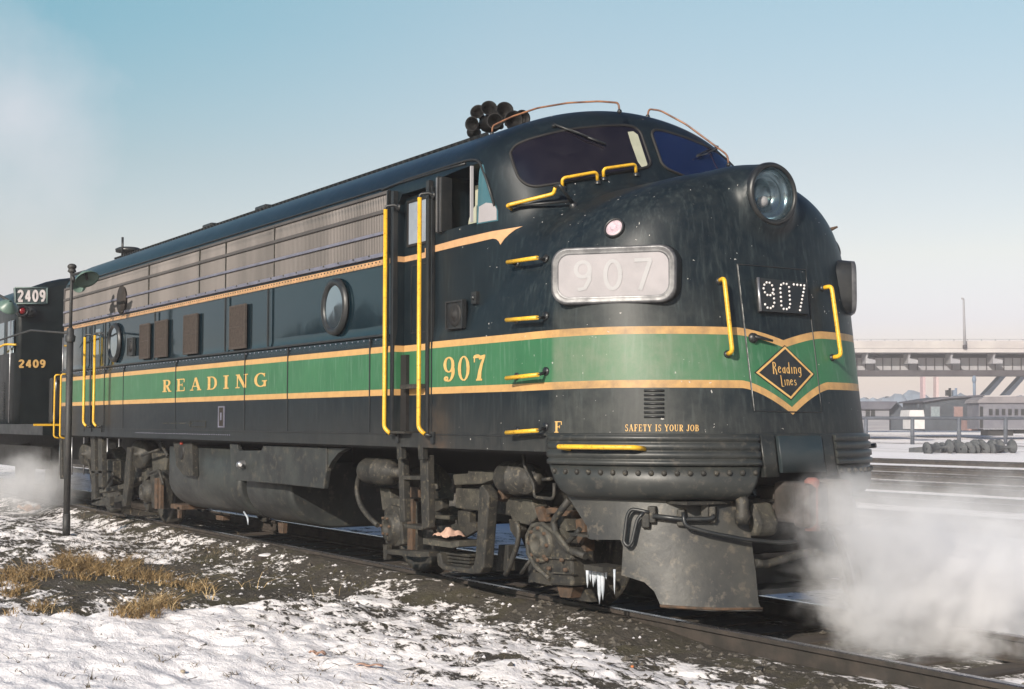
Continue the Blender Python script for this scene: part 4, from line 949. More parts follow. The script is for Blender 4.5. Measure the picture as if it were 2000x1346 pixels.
for px, R_, x_ in ((572, .21, -10.6), (225, .19, -13.3)):
    c = un(*c1([(px, 225)])[0], 1, -1.2); P(MB().lathe(c, (.35, -1, 0), [(-.25,.10),(-.2,R_),(-.03,R_),(0,R_*.96),(.03,R_*.8),(.035,.03),(.08,.025),(.08,.001)], 32), 'brake_cylinder', M_GRM, rt_)
h = MB()
for L, r in (([(590,232),(700,195)], .02), ([(715,150),(760,240)], .025), ([(240,260),(265,380)], .02), ([(340,330),(410,350),(340,450)], .02), ([(640,350),(700,320),(730,420)], .02)): curve(h, c1(L), -1.25, r)
P(h, 'brake_pipe', M_GRM, rt_)
h = MB()
for L in ([(255,100),(282,100),(285,555),(262,555)], [(302,110),(330,120),(332,440),(308,440)], [(262,330),(330,330),(330,350),(262,350)], [(262,520),(330,500),(330,520),(262,545)], [(50,70),(62,70),(72,375),(58,385)], [(80,75),(92,75),(90,385),(58,385),(62,372),(80,372)], [(280,520),(380,500),(380,560),(290,560)]): slab(h, c1(L), -1.42, .07)
P(h, 'ladder', M_GRM, bevel=.006)
# ---- tanks and skirt
def tank(x0, x1, yb, ztop, zbot, name, m):
    prof = [(-yb, ztop), (-yb, .70)]+[(-yb+.55*(1-math.cos(a)), .70-(.70-zbot)*math.sin(a)) for a in np.linspace(.15, math.pi/2, 10)]
    prof = prof+[(-a, b_) for a, b_ in prof[::-1]]
    mb = MB(); n = len(prof); vs = []
    xs = [(x0, .9), (x0+.05, .97), (x0+.12, 1), (x1-.06, 1), (x1-.01, .985), (x1, .96)]
    for X, k in xs: vs += [(X, a*k, ztop+(b_-ztop)*k) for a, b_ in prof]
    mb.add(vs, [(i*n+k, i*n+(k+1) % n, (i+1)*n+(k+1) % n, (i+1)*n+k) for i in range(len(xs)-1) for k in range(n)], True)
    mb.f += [list(range(n)), [(len(xs)-1)*n+k for k in range(n)][::-1]]; mb.sm += [False, False]; return P(mb, name, m)
tank(-8.90, -6.30, 1.30, 1.13, .30, 'water_tank', M_TNK)
tank(-6.22, -4.86, 1.27, 1.0, .28, 'fuel_tank', M_TNK)
h = MB(); h.box(-8.75, -4.9, -.9, .9, .6, 1.22); P(h, 'underframe', M_RUB)
h = MB(); slab(h, c1([(1160,155),(1210,155),(1212,190),(1225,200),(1365,200),(1380,168),(1790,182),(1790,330),(1772,450),(1500,420),(1200,395),(1172,350)]), -1.42, .06)
P(h, 'side_skirt', M_TNK, bevel=.01)
h = MB(); slab(h, c1([(1792,182),(1920,187),(1870,215),(1825,270),(1795,330)]), -1.40, .06); P(h, 'skirt_end', M_TNK)
c = un(*c1([(1255, 292)])[0], 1, -1.42); P(MB().lathe(c, (.3,-1,0), [(0,.05),(.05,.045),(.09,.03),(.09,.001)], 14).tube([c, c+[.09, -.08, 0]], .02), 'filler_cap', M_CHR)
h = MB(); slab(h, c1([(795,148),(918,150),(922,368),(860,360),(815,300)]), -1.38, .07); o = P(h, 'filler_plate', M_GRM)
c = un(*c1([(850, 210)])[0], 1, -1.38); P(MB().lathe(c, (0,-1,0), [(0,.10),(.02,.09),(.01,.06),(.01,.001)], 20), 'filler_cap', M_RUB, o)
P(MB().obox(un(*c1([(848,152)])[0], 1, -1.39), (1,0,0), (0,1,0), (0,0,1), .03, .01, .015), 'red_tag', mat('red_paint', (.5,.06,.03)), o)
P(MB().box(-13.6, .75, -1.40, 1.40, 1.205, 1.231).box(-5, .5, -.5, .5, .95, 1.2).box(.5, 1.3, -1.0, 1.0, .95, 1.2).box(-13.6,-9,-.5,.5,.95,1.2), 'floor_frame', M_RUB)
P(MB().tube(roundpath([un(*c1([p_])[0], 1, -1.28) for p_ in [(1255,600),(1280,640),(1282,685)]], .03), [.012]*7+[.004], 6), 'icicle', M_ICE)
h = MB(); h.box(-9.3, -8.85, -1.1, -.5, .28, .34)
slab(h, c1([(820,570),(835,570),(830,640),(822,640)]), -1.1, .04); slab(h, c1([(1070,620),(1120,625),(1118,655),(1075,650)]), -.8, .1); slab(h, c1([(1475,670),(1512,675),(1508,740),(1480,735)]), -1.0, .05); P(h, 'drain_valve', M_RST)
# cloth left on the truck step
rag = MB(); N = 16
base = un(*c5([(750, 745)])[0], 1, -1.3); vs = []
for i in range(N):
    for j in range(N):
        u, v = i/(N-1), j/(N-1); hgt = .07*math.exp(-((u-.55)**2+(v-.5)**2)*7)+.03*math.sin(9*u+4*v)*math.cos(7*v-3*u)*min(1, 4*min(u, 1-u, v, 1-v)+.3)
        vs.append(base+[.02+u*.24, -.04+v*.2, .01+abs(hgt)+.012*random.random()])
rag.add(vs, [(i*N+j, i*N+j+1, (i+1)*N+j+1, (i+1)*N+j) for i in range(N-1) for j in range(N-1)], True)
ro = rag.build('cloth_rag', mat('pink_cloth', (.55,.36,.27), (.42,.27,.21), .9, scale=20)); tag(ro, 'crumpled peach cloth lying on the step board of the front truck', 'rag')
sf_ = ro.modifiers.new('s', 'SOLIDIFY'); sf_.thickness = .006

# ================================================================== GROUND
_T = rng.random((256, 256))
def vn(x, y, s=0):
    xi = np.floor(x).astype(int); yi = np.floor(y).astype(int); fx = x-xi; fy = y-yi; fx = fx*fx*(3-2*fx); fy = fy*fy*(3-2*fy)
    g_ = lambda a, b_: _T[(a+s*37) % 256, (b_+s*91) % 256]
    return (g_(xi, yi)*(1-fx)+g_(xi+1, yi)*fx)*(1-fy)+(g_(xi, yi+1)*(1-fx)+g_(xi+1, yi+1)*fx)*fy
def fbm(x, y, sc, o=4, s=0): 
    v = 0; a = .5
    for k in range(o): v = v+a*vn(x*sc, y*sc, s+k); a *= .5; sc *= 2.03
    return v
def stp(v, a, b_): t = np.clip((v-a)/(b_-a), 0, 1); return t*t*(3-2*t)
def crest(y): return np.interp(y, [-7, -4.85, -3.9, -3.04, -2.2, -1.5], [-2.3, -2.14, -1.95, -1.93, -1.85, -2.7])
def ground_h(x, y):
    n = fbm(x, y, .9, 5, 3)-.5; n2 = fbm(x, y, 5, 4, 9)-.5; n3 = fbm(x, y, 22, 3, 5)-.5
    near = stp(-y, 1.25, 2.6)
    d = x-crest(y)+n2*.35                                        # >0: the snow bank nearest the camera
    bank = stp(d, -.22, .10)
    left = -.40+stp(-d, .1, 2.3)*.20+stp(-x, 6, 10)*.09
    right = -.075-.05*stp(x, .5, 4)
    hn = left*(1-bank)+right*bank
    h = -.195*(1-near)+hn*near+((fbm(x, y, 9, 3, 31)-.5)*.018+(fbm(x*.7+y*.5, y*1.6-x*.3, 2.6, 4, 41)-.5)*.11)*near
    h = h+np.where(np.abs(y) > 1.1, 1, .35)*(n*.10+n2*.035)*np.clip(near+.35, 0, 1)+n3*.010
    far = stp(np.hypot(x, y), 85, 150); h = h*(1-far)+.25*far
    h = h+.24*np.exp(-((y+.93)/.36)**2)*(1-.55*stp(x, .2, 1.6))*(.75+.5*n)*(y < -.70)     # dirt heaped against the near rail
    return np.minimum(h, np.where(np.abs(y) < .70, -.165, 9))
def axis(lo, a, b_, hi, st, gr=1.16):
    L = list(np.arange(a, b_, st)); s_ = st; v = a; l2 = []
    while v > lo: s_ *= gr; v -= s_; l2.append(v)
    s_ = st; v = L[-1]; r_ = []
    while v < hi: s_ *= gr; v += s_; r_.append(v)
    return np.array(l2[::-1]+L+r_)
GX = axis(-3500, -11, 5.0, 1500, .036); GY = axis(-900, -5.7, 1.6, 3500, .030)
X, Y = np.meshgrid(GX, GY, indexing='ij'); Z = ground_h(X, Y)
d_ = X-crest(Y); bank = stp(d_, -.3, .1); near = stp(-Y, .8, 1.2)
snow = np.full_like(X, .80)                                     # far yard
strip = .5+.9*(vn(Y*.55, X*.006, 21)-.5)+.5*(vn(Y*2.1, X*.02, 11)-.5); snow = np.where(Y > 4, .43+.60*strip, snow)
snow = np.where((Y > 1.6) & (Y <= 4), .60, snow)
snow = np.where(np.abs(Y) <= 1.6, .30+.22*stp(X, 1.8, 3.5), snow)
sb = .90-.345*stp(Y, -4.4, -2.4)      # bank: white by the camera, patchy toward the rail
sb = sb-.20*stp(Y, -1.5, -1.1)
sl = .565-.03*stp(-d_, 0, 1.)-.02*stp(-X, 6.5, 8)
mud = stp(Y, -2.9, -2.2)*stp(-X, 2.0, 2.6)*(1-stp(-X, 6.3, 7.8)); sl = sl*(1-mud)+(.38+.5*(fbm(X*.6+Y, Y-X*.8, 1.6, 3, 51)-.45))*mud
grs = np.exp(-(((X+5.4)/1.7)**2+((Y+3.1)/.9)**2)); sl = sl-grs*.25
sn = sb*bank+sl*(1-bank)
snow = snow*(1-near)+sn*near
Z = Z+np.where(Y < -1.2, 1, 0)*.022*stp(snow+(fbm(X, Y, 5, 4, 17)-.5)*.9, .45, .62)
nx, ny = len(GX), len(GY)
me = bpy.data.meshes.new('ground'); co3 = np.stack([X, Y, Z], -1).reshape(-1, 3)
me.vertices.add(nx*ny); me.vertices.foreach_set('co', co3.ravel())
ii, jj = np.meshgrid(np.arange(nx-1), np.arange(ny-1), indexing='ij'); q = np.stack([ii*ny+jj, (ii+1)*ny+jj, (ii+1)*ny+jj+1, ii*ny+jj+1], -1).reshape(-1)
nf_ = (nx-1)*(ny-1); me.loops.add(nf_*4); me.loops.foreach_set('vertex_index', q.astype(np.int32)); me.polygons.add(nf_)
me.polygons.foreach_set('loop_start', np.arange(nf_, dtype=np.int32)*4); me.polygons.foreach_set('use_smooth', np.ones(nf_, bool))
me.update(calc_edges=True); at = me.attributes.new('snow', 'FLOAT', 'POINT'); at.data.foreach_set('value', snow.ravel().astype(np.float32))
m, t, b = newmat('snowy_ground'); p, x, y, z = coords(t)
an = t.nodes.new('ShaderNodeAttribute'); an.attribute_name = 'snow'; sa = NV(t, an.outputs['Fac'])
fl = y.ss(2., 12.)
nA = noise(t, p, 3.2, 8, .66, (.75, 1.25, 1)); nB = noise(t, p, 17, 6, .7, (.6, 1.3, 1)); nC = noise(t, p, 70, 4, .6); nF = noise(t, p, .35, 6, .6, (.12, 1, 1))
v = sa+((nA-.5)*1.35+(nB-.5)*.95)*(fl*-.55+1.)+(nF-.5)*.8*fl
sm = v.ss(.475, .545)
dirt = mix(t, nB.ss(.35, .65), (.036, .032, .027), (.082, .070, .056)); dirt = mix(t, nC.ss(.55, .7)*.7, dirt, (.14, .125, .10)); dirt = mix(t, nC.ss(.5, .35)*.0, dirt, (.02, .02, .02))
dirt = mix(t, noise(t, p, 1.7, 4, .6).ss(.5, .62)*.5, dirt, (.075, .066, .030))
dirt = mix(t, fl*.75, dirt, (.25, .215, .21))  # distant dirt paled to pinkish grey: yard haze put into its colour
snc = mix(t, nB.ss(.4, .7), (.93, .89, .885), (.86, .825, .83)); snc = mix(t, v.ss(.75, .545)*.35, snc, (.55, .50, .45)); snc = mix(t, noise(t, p, 1.1, 5, .6).ss(.52, .68)*near_f if False else noise(t, p, 1.1, 5, .6).ss(.56, .72)*.2, snc, (.66, .62, .60))
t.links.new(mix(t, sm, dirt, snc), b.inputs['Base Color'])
lk(t, sm*-.25+.85, b.inputs['Roughness']); b.inputs['Specular IOR Level'].default_value = .3
hgt = sm*.5+(nB*.5+nC*.22)*(sm*-.72+1.)+nA*.8; bump(t, b, hgt, 1.0, .055)
me.materials.append(m); go = bpy.data.objects.new('ground', me); S.collection.objects.link(go); tag(go, kind='structure')
def gh_(x, y):
    i = min(max(int(np.searchsorted(GX, x))-1, 0), nx-2); j = min(max(int(np.searchsorted(GY, y))-1, 0), ny-2)
    u = min(max((x-GX[i])/(GX[i+1]-GX[i]), 0), 1); v_ = min(max((y-GY[j])/(GY[j+1]-GY[j]), 0), 1)
    return float((Z[i, j]*(1-u)+Z[i+1, j]*u)*(1-v_)+(Z[i, j+1]*(1-u)+Z[i+1, j+1]*u)*v_)
def gpx(px, py, it=40):                                        # pixel -> ground point
    d = ray(px, py); t_ = 3.; 
    while t_ < 400:
        p_ = CP+d*t_
        if p_[2] < gh_(p_[0], p_[1])+.01: return p_
        t_ += .03
    return p_

# ---- rails and sleepers
M_RLT = mat('rail_steel', (.080, .066, .056), (.045, .040, .035), .5, metal=.3, scale=6, bmp=.3)
M_RLS = mat('rail_head', (.30, .29, .30), (.20, .19, .20), .22, metal=.9, scale=9, bmp=.1)
def rail(y, x0, x1, label, group, zt=0., yard=False):
    pr = [(-.07,-.175),(.07,-.175),(.07,-.16),(.012,-.14),(.010,-.045),(.036,-.035),(.036,-.006),(-.036,-.006),(-.036,-.035),(-.010,-.045),(-.012,-.14),(-.07,-.16)]
    r = MB().prism([(x0, y+a, zt+b_) for a, b_ in pr], (x1-x0, 0, 0)).build('rail', M_RLT); tag(r, label, 'rail', group)
    MB().prism([(x0, y-.034, zt-.0065), (x0, y+.034, zt-.0065), (x0, y+.026, zt), (x0, y-.026, zt)], (x1-x0, 0, 0)).build('rail_head', M_RLS, r)
    return r
rail(-.753, -190, 16, 'near rail of the track the locomotive stands on', 'rails under the locomotive')
rail(.753, -190, 16, 'far rail of the track the locomotive stands on', 'rails under the locomotive')
ordn = ['first', 'second', 'third', 'fourth', 'fifth', 'sixth', 'seventh']
for i, yc in enumerate((5.6, 10.2, 14.8, 19.4, 24.2, 29, 36)):
    for s_, nm in ((-1, 'nearer'), (1, 'farther')):
        rail(yc+s_*.753, -230, 60, f'{nm} rail of the {ordn[i]} yard track beyond the locomotive', 'rails of the yard tracks', -.05)
M_TIE = mat('sleeper_wood', (.055, .042, .032), (.030, .025, .022), .85, scale=9, bmp=.8, stretch=(1, .2, 1))
t0 = MB().box(-.115, .115, -1.3, 1.3, -.33, -.178).build('sleeper', M_TIE, bevel=.008)
for k in range(34):
    o = t0 if k == 0 else t0.copy()
    if k: S.collection.objects.link(o)
    o.location = (-11.2+k*.53, 0, random.uniform(-.008, .004)); o.rotation_euler.z = random.uniform(-.02, .02)
    tag(o, 'half-buried wooden sleeper across the locomotive track', 'sleeper', 'sleepers of the locomotive track')

# ---- ballast stones, dry grass, twigs
def stones(n, fx, r0, r1, m, name, label):
    mb = MB(); pts = []
    for k in range(n):
        x_, y_ = fx(); r = random.uniform(r0, r1)*random.choice((.6, 1, 1, 1.4)); z_ = gh_(x_, y_)
        sv = [np.array(q_)*r*random.uniform(.7, 1.2) for q_ in ((1,0,0),(-1,0,0),(0,1,0),(0,-1,0),(0,0,.7),(0,0,-.7))]
        a = random.random()*6.28; R_ = np.array([[math.cos(a), -math.sin(a), 0], [math.sin(a), math.cos(a), 0], [0, 0, 1]])
        mb.add([R_@q_+[x_, y_, z_+r*.2] for q_ in sv], [(0,2,4),(2,1,4),(1,3,4),(3,0,4),(2,0,5),(1,2,5),(3,1,5),(0,3,5)])
    o = mb.build(name, m); return tag(o, label, name.replace('_', ' '), kind='stuff')
M_STN = mat('ballast_stone', (.10, .088, .070), (.050, .045, .040), .85, scale=11, bmp=.4, c3=(.17, .15, .125))
def f1():
    if random.random() < .55: return random.uniform(-.5, 4.6), -random.triangular(.85, 1.9, 1.0)
    if random.random() < .5: return random.uniform(-9, 0), -random.triangular(.85, 1.8, 1.05)
    return random.uniform(-6, 5), random.uniform(-.68, .68)
stones(600, f1, .010, .030, M_STN, 'ballast', 'grey brown track ballast along the rails')
def f2(): x_ = random.uniform(-8, 4.2); y_ = random.triangular(-4.4, -1.4, -1.8); return x_, y_
stones(380, f2, .006, .022, mat('frozen_clod', (.05, .045, .04), (.10, .09, .08), .9, scale=9), 'dirt_clods', 'small dark clods scattered over the snow')
def f3(): x_ = random.uniform(-8, 1.5); return x_, random.uniform(-3.2, -1.0)
stones(420, f3, .008, .024, mat('snow_lump', (.66, .64, .65), (.5, .48, .5), .7, scale=9), 'snow_lumps', 'white snow lumps scattered on the dirt')
def grass(name, label, m, clumps, bend=.5):
    mb = MB()
    for (x_, y_, R_, n, hmin, hmax) in clumps:
        for k in range(n):
            a = random.random()*6.283; r = R_*math.sqrt(random.random()); bx, by = x_+r*math.cos(a)*1.3, y_+r*math.sin(a)
            z_ = gh_(bx, by)-.01; H = random.uniform(hmin, hmax)*(1.15-.5*r/R_); dx, dy = random.gauss(.10, .4)*H*bend*1.6, random.gauss(0, .4)*H*bend*1.6
            w_ = random.uniform(.003, .006); c, s_ = math.cos(a*3), math.sin(a*3); vs = []
            for i in range(4):
                u = i/3; px_, py_, pz_ = bx+dx*u*u, by+dy*u*u, z_+H*(u-.28*u*u*random.uniform(.6, 1.6)); ww = w_*(1-u*.85)
                vs += [(px_-c*ww, py_-s_*ww, pz_), (px_+c*ww, py_+s_*ww, pz_)]
            mb.add(vs, [(0,1,3,2),(2,3,5,4),(4,5,7,6)])
    o = mb.build(name, m); return tag(o, label, 'grass', kind='stuff')
M_GRS = mat('dry_grass', (.36, .235, .10), (.15, .10, .045), .8, scale=22, bmp=0, c3=(.05, .045, .028))
cl = []
for px, py, R_, n, h0, h1 in ((60,1125,.30,700,.06,.17),(160,1110,.36,1300,.07,.20),(125,1100,.25,500,.06,.16),(230,1122,.30,700,.06,.17),(290,1128,.26,520,.06,.16),(345,1138,.22,340,.05,.15),(395,1150,.18,200,.05,.13),(15,1135,.25,420,.06,.15),(30,1160,.2,320,.06,.13)):
    p_ = gpx(px, py); cl.append((p_[0], p_[1], R_*.8, int(n*.42), h0*1.2, h1*1.8))
    for q in range(3): cl.append((p_[0]+random.gauss(0, R_*1.2), p_[1]+random.gauss(0, R_*.8), R_*.35, int(n*.07), h0*.6, h1*1.4))
for px, py, R_, n, h0, h1 in ((275,1195,.16,520,.07,.17),(310,1185,.12,360,.07,.18),(340,1178,.09,120,.06,.14),(75,1188,.11,200,.05,.14),(20,1196,.08,90,.04,.1),(240,1200,.1,200,.05,.12),(130,1195,.07,40,.04,.09)):
    p_ = gpx(px, py); cl.append((p_[0], p_[1], R_, int(n*.45), h0*1.2, h1*1.45))
grass('dry_grass', 'golden dry grass tufts in the snowy ditch', M_GRS, cl, 1.15)
cl2 = []
for px, py, R_, n in ((285,1192,.14,40),(318,1184,.12,36),(250,1196,.12,20),(160,1112,.3,34),(235,1120,.28,26),(60,1130,.25,22),(350,1140,.2,20),(90,1190,.12,14),(400,1165,.12,10),(500,1150,.2,8),(640,1165,.15,6)):
    p_ = gpx(px, py); cl2.append((p_[0], p_[1], R_, n, .16, .34))
grass('straw_stalks', 'long pale bent straw stalks standing out of the grass tufts', mat('pale_straw', (.50, .37, .20), (.36, .26, .13), .8, scale=22, bmp=0, c3=(.16, .12, .07)), cl2, 1.5)
cl = []
for k in range(150):
    px, py = random.uniform(0, 1150), random.uniform(1205, 1340)
    p_ = gpx(px, py); cl.append((p_[0], p_[1], random.uniform(.01, .05), random.choice((1, 2, 3, 7)), .03, .09))
for k in range(160):
    px, py = random.uniform(150, 480), random.uniform(985, 1100); p_ = gpx(px, py); cl.append((p_[0], p_[1], random.uniform(.04, .16), random.choice((3, 6, 9)), .05, .17))
for k in range(60):
    px, py = random.uniform(420, 1150), random.uniform(1110, 1200); p_ = gpx(px, py); cl.append((p_[0], p_[1], random.uniform(.03, .10), random.choice((2, 5)), .02, .06))
grass('weed_stubble', 'thin dark weed stalks poking out of the snow', mat('weed_stalk', (.085, .070, .050), (.15, .115, .07), .85, scale=30, bmp=0), cl, 1.3)
cl = []
for k in range(90):
    px, py = random.uniform(160, 900), random.uniform(1000, 1125)
    p_ = np.array([random.uniform(-9, -2.9), random.triangular(-1.9, -1.1, -1.3), 0]); cl.append((p_[0], p_[1], random.uniform(.06, .2), random.choice((10, 24)), .02, .06))
grass('trackside_moss', 'low brown green moss and stubble beside the rail', mat('moss', (.060, .055, .022), (.10, .082, .04), .9, scale=30, bmp=0), cl, 1.)
tw = MB()
for k in range(70):
    px, py = random.uniform(0, 1300), random.uniform(1190, 1344); p_ = gpx(px, py); a = random.random()*6.28; L = random.uniform(.04, .16); q_ = [p_+[0, 0, .008]]
    for i in range(3): a += random.gauss(0, .4); q_.append(q_[-1]+np.array([math.cos(a)*L/3, math.sin(a)*L/3, random.gauss(.002, .006)]))
    tw.tube(q_, [.0025, .002, .0015, .001], 4)
tag(tw.build('twigs', mat('twig', (.07, .055, .045), (.12, .09, .06), .9, scale=20, bmp=0)), 'thin twigs strewn on the foreground snow', 'twigs', kind='stuff')
for px, py, L, h_ in ((345,1165,.20,.09),(362,1172,.16,.08),(330,1180,.18,.05),(492,1160,.14,.11),(505,1148,.13,.09)):
    pass
def scrap(px, py, L, w_, name, label, cat, m, rise=.02, ang=.3):
    p_ = gpx(px, py); n = 9; vs = []; c, s_ = math.cos(ang), math.sin(ang)
    for i in range(n):
        for j in range(5):
            u, v_ = (i/(n-1)-.5)*L, (j/4-.5)*w_*(1-.25*abs(i/(n-1)-.5)); vs.append((p_[0]+u*c-v_*s_, p_[1]+u*s_+v_*c, p_[2]+.012+rise*math.sin(i*1.3)*.5+rise*abs(j/4-.5)*random.uniform(.6, 1.5)))
    o = MB().add(vs, [(i*5+j, i*5+j+1, (i+1)*5+j+1, (i+1)*5+j) for i in range(n-1) for j in range(4)], True).build(name, m)
    sd_ = o.modifiers.new('s', 'SOLIDIFY'); sd_.thickness = .004; return tag(o, label, cat)
M_CRD = mat('wet_cardboard', (.42, .26, .19), (.30, .19, .15), .85, scale=12)
scrap(620, 1281, .11, .05, 'cardboard_scrap', 'curled brown cardboard scrap on the snow at bottom centre', 'scrap', M_CRD, .02, .6)
scrap(722, 1303, .18, .035, 'paper_strip', 'long pinkish paper strip half covered by snow', 'scrap', M_CRD, .012, .7)
scrap(58, 997, .45, .22, 'paper_sack', 'peach coloured paper sack lying on the snow left of the post', 'sack', mat('peach_paper', (.62, .42, .30), (.5, .33, .24), .8, scale=9), .09, .5)
p_ = gpx(1235, 1305); tag(MB().ball(p_+[0, 0, .01], .012, 10, (1, 1, .8)).build('orange_pebble', mat('orange_stone', (.5, .16, .05), (.3, .1, .04), .7)), 'tiny orange pebble on the foreground snow', 'pebble')
p_ = gpx(1484, 1310); tag(MB().obox(p_+[0, 0, .012], (1, .4, .1), (-.4, 1, .2), (0, -.2, 1), .026, .02, .012).build('coal_lump', M_RUB, bevel=.006), 'small black coal lump on the snow at lower right', 'coal')
p_ = gpx(357, 1313); tag(MB().ball(p_+[0, 0, .006], .022, 10, (1.2, .7, .5)).build('tan_pebble', mat('tan_stone', (.40, .33, .24), (.3, .25, .19), .8)), 'flat tan pebble on the white snow at bottom left', 'pebble')
# wooden block with snow under the tank
p_ = un(1475*0+541, 1040, 1, -1.0); o = MB().box(p_[0]-.13, p_[0]+.13, -1.25, -.95, -.22, -.08).build('timber_block', M_TIE, bevel=.01); tag(o, 'short timber block topped with snow under the fuel tank', 'block')
MB().ball((p_[0], -1.1, -.078), .1, 12, (1.15, 1.2, .25)).build('snow_cap', mat('snow_lump', (1, 1, 1)), o)

# ================================================================== SIGNAL LAMP POST at left
pb = np.array([-10.5, -2.18, gh_(-10.5, -2.18)-.05]); tt = un(140, 520, 1, -2.18)
post = empty('yard_lamp_post', tuple(pb), 'tall black iron yard lamp post with a green shade, left of the locomotive', 'lamp post')
zt = tt[2]; xp, yp = pb[0], pb[1]
zm = un(133, 655, 1, -2.18)[2]
xt = tt[0]+.02
M_PST = mat('post_iron', (.020, .021, .022), (.038, .036, .034), .55, scale=8, bmp=.4)
mid = np.array([xp*.55+xt*.45, yp, zm])
MB().tube([(xp, yp, pb[2]), mid], .047, 14).tube([(xp, yp, pb[2]), (xp, yp, pb[2]+.35)], .052, 14).build('lower_post', M_PST, post)
MB().tube([mid, (xt, yp, zt)], .023, 12).lathe(mid, (0, 0, 1), [(-.10,.065),(-.02,.075),(.0,.05),(.08,.05),(.10,.03)], 16).build('upper_post', M_PST, post)
MB().ball((xt, yp, zt-.01), .065, 12, (1, 1, .7)).lathe((xt, yp, zt-.10), (0,0,1), [(0,.03),(.02,.06),(.05,.05),(.08,.03)], 14).tube([(xt, yp, zt-.10), (xt+.10, yp, zt-.22)], .03).build('finial', M_PST, post)
M_SHD = mat('green_enamel', (.085, .14, .115), (.12, .18, .15), .35, scale=6, bmp=.1)
cs = un(170, 546, 1, -2.18)
def shade(c, ax, R_, name, par, m=M_SHD):
    return MB().lathe(c, ax, [(.13,.02),(.12,.05),(.08,R_*.55),(.03,R_*.9),(0,R_),(-.004,R_),(.022,R_*.88),(.07,R_*.5),(.1,.03)], 28).build(name, m, par)
shade(cs, (-.55, -.15, .75), .165, 'lamp_shade', post); shade(un(154, 558, 1, -2.05), (-.9, .3, .3), .10, 'lamp_shade', post)
MB().tube(roundpath([(xt, yp, zt-.13), cs+[-.08, 0, .12], cs], .05), .02, 8).build('lamp_arm', M_PST, post)
e1 = un(0, 656, 1, -2.18)
MB().tube([mid+[0, 0, .02], un(60, 645, 1, -2.18), e1-[1.2, 0, .1]], .016, 8).build('cross_rod', M_PST, post)
s2 = empty('yard_lamp', tuple(un(14, 640, 1, -2.3)), 'second green shaded yard lamp at the left edge beside unit 2409', 'lamp')
shade(un(16, 600, 1, -2.3), (.75, .1, .65), .16, 'lamp_shade', s2)
MB().tube([un(16, 598, 1, -2.3)+[.05, 0, .08], un(-30, 560, 1, -2.3), un(-40, 900, 1, -2.3)], .025, 8).build('lamp_arm', M_PST, s2)

# ================================================================== SECOND LOCOMOTIVE 2409
ru = empty('road_switcher', (-20, 0, 0), 'black diesel road switcher 2409 coupled behind the streamlined locomotive', 'locomotive')
M_BLK = mat('unit_black', (.003, .006, .007), (.006, .010, .011), .3, scale=5, bmp=.15)
def R2(mb, n, m, par=ru, **k): return P(mb, n, m, par, **k)
XE = -17.0
# cab body with arched roof
mb = MB(); pr = [(-1.46, 1.40), (-1.46, 3.55)]+[(-1.46*math.cos(a), 3.55+.62*math.sin(a)) for a in np.linspace(.15, math.pi-.15, 16)]+[(1.46, 3.55), (1.46, 1.40)]
n = len(pr); vs = []
for X_, k in ((XE, .93), (XE-.05, .975), (XE-.16, 1), (-21, 1)): vs += [(X_, a*k, 1.4+(b_-1.4)*(1-(1-k)*.6)) for a, b_ in pr]
mb.add(vs, [(i*n+k, i*n+(k+1) % n, (i+1)*n+(k+1) % n, (i+1)*n+k) for i in range(3) for k in range(n)], True); mb.f += [list(range(n)), [3*n+k for k in range(n)][::-1]]; mb.sm += [False, False]
cab = R2(mb, 'cab', M_BLK)
R2(MB().box(-34, -21, -.95, .95, 1.4, 3.9), 'hood', M_BLK, bevel=.08)
R2(MB().box(-36, -14.75, -1.5, 1.5, 1.22, 1.40), 'deck', M_BLK)
R2(MB().box(-34, -14.9, -.7, .7, .7, 1.2), 'frame', M_RUB)
a = un(12, 833, 0, -14.74); b_ = un(112, 831, 0, -14.74)
R2(MB().box(-14.76, -14.73, -2.0+.35, 1.4, 1.375, 1.41), 'deck_edge_stripe', M_YEL)
# number panels and marker lamp on the near corner
def e2(px, py, x_=XE+.03): return un(px, py, 0, x_)
q_ = [e2(*v) for v in ((29, 562), (92, 562), (92, 593), (31, 593))]
nbx = MB().prism([p_ for p_ in q_], (-.12, 0, 0)); nbo = R2(nbx, 'number_board', mat('board_face', (.05, .07, .07), (.07, .09, .09), .3, scale=5))
fr = MB(); 
for i in range(4): fr.tube([q_[i]+[.004, 0, 0], q_[(i+1) % 4]+[.004, 0, 0]], .014, 6)
R2(fr, 'board_frame', mat('grey_green_frame', (.16, .22, .21), (.12, .16, .15), .5), nbo)
def planemap(bl, br, tl_, nrm_): 
    return lambda uv, off: np.array([bl+(br-bl)*u+(tl_-bl)*v+nrm_*off for u, v in uv])
for nm, x0_, x1_, y0_, y1_, m_ in (('board_digits', 34, 89, 589, 567, mat('pinkish_digits', (.75, .68, .66), None, .5, bmp=0)), ('unit_number', 36, 89, 718, 703, M_LET)):
    xx = XE+.035 if nm == 'board_digits' else XE+.012
    f_ = planemap(e2(x0_, y0_, xx), e2(x1_, y0_, xx), e2(x0_, y1_, xx), np.array([1., 0, 0])); R2(letters('2409', f_, 1, 1, font=SN, gap=.12, off=.006, bold=1.9), nm, m_)
ml = e2(42, 608, XE+.02); mk = R2(MB().lathe(ml-[.06, 0, 0], (1,0,0), [(0,.02),(0,.10),(.16,.11),(.17,.075),(.14,.07)], 20), 'marker_lamp', M_DK)
R2(MB().ball(ml+[.08, 0, 0], .062, 12, (.5, 1, 1)), 'red_lens', mat('red_lens', (.20, .008, .012), (.16, .008, .01), .15, scale=5, bmp=0), mk)
R2(MB().lathe(ml-[.08, -.16, 0], (1,0,0), [(0,.02),(0,.10),(.16,.10),(.17,.02)], 18), 'marker_lamp', M_DK)
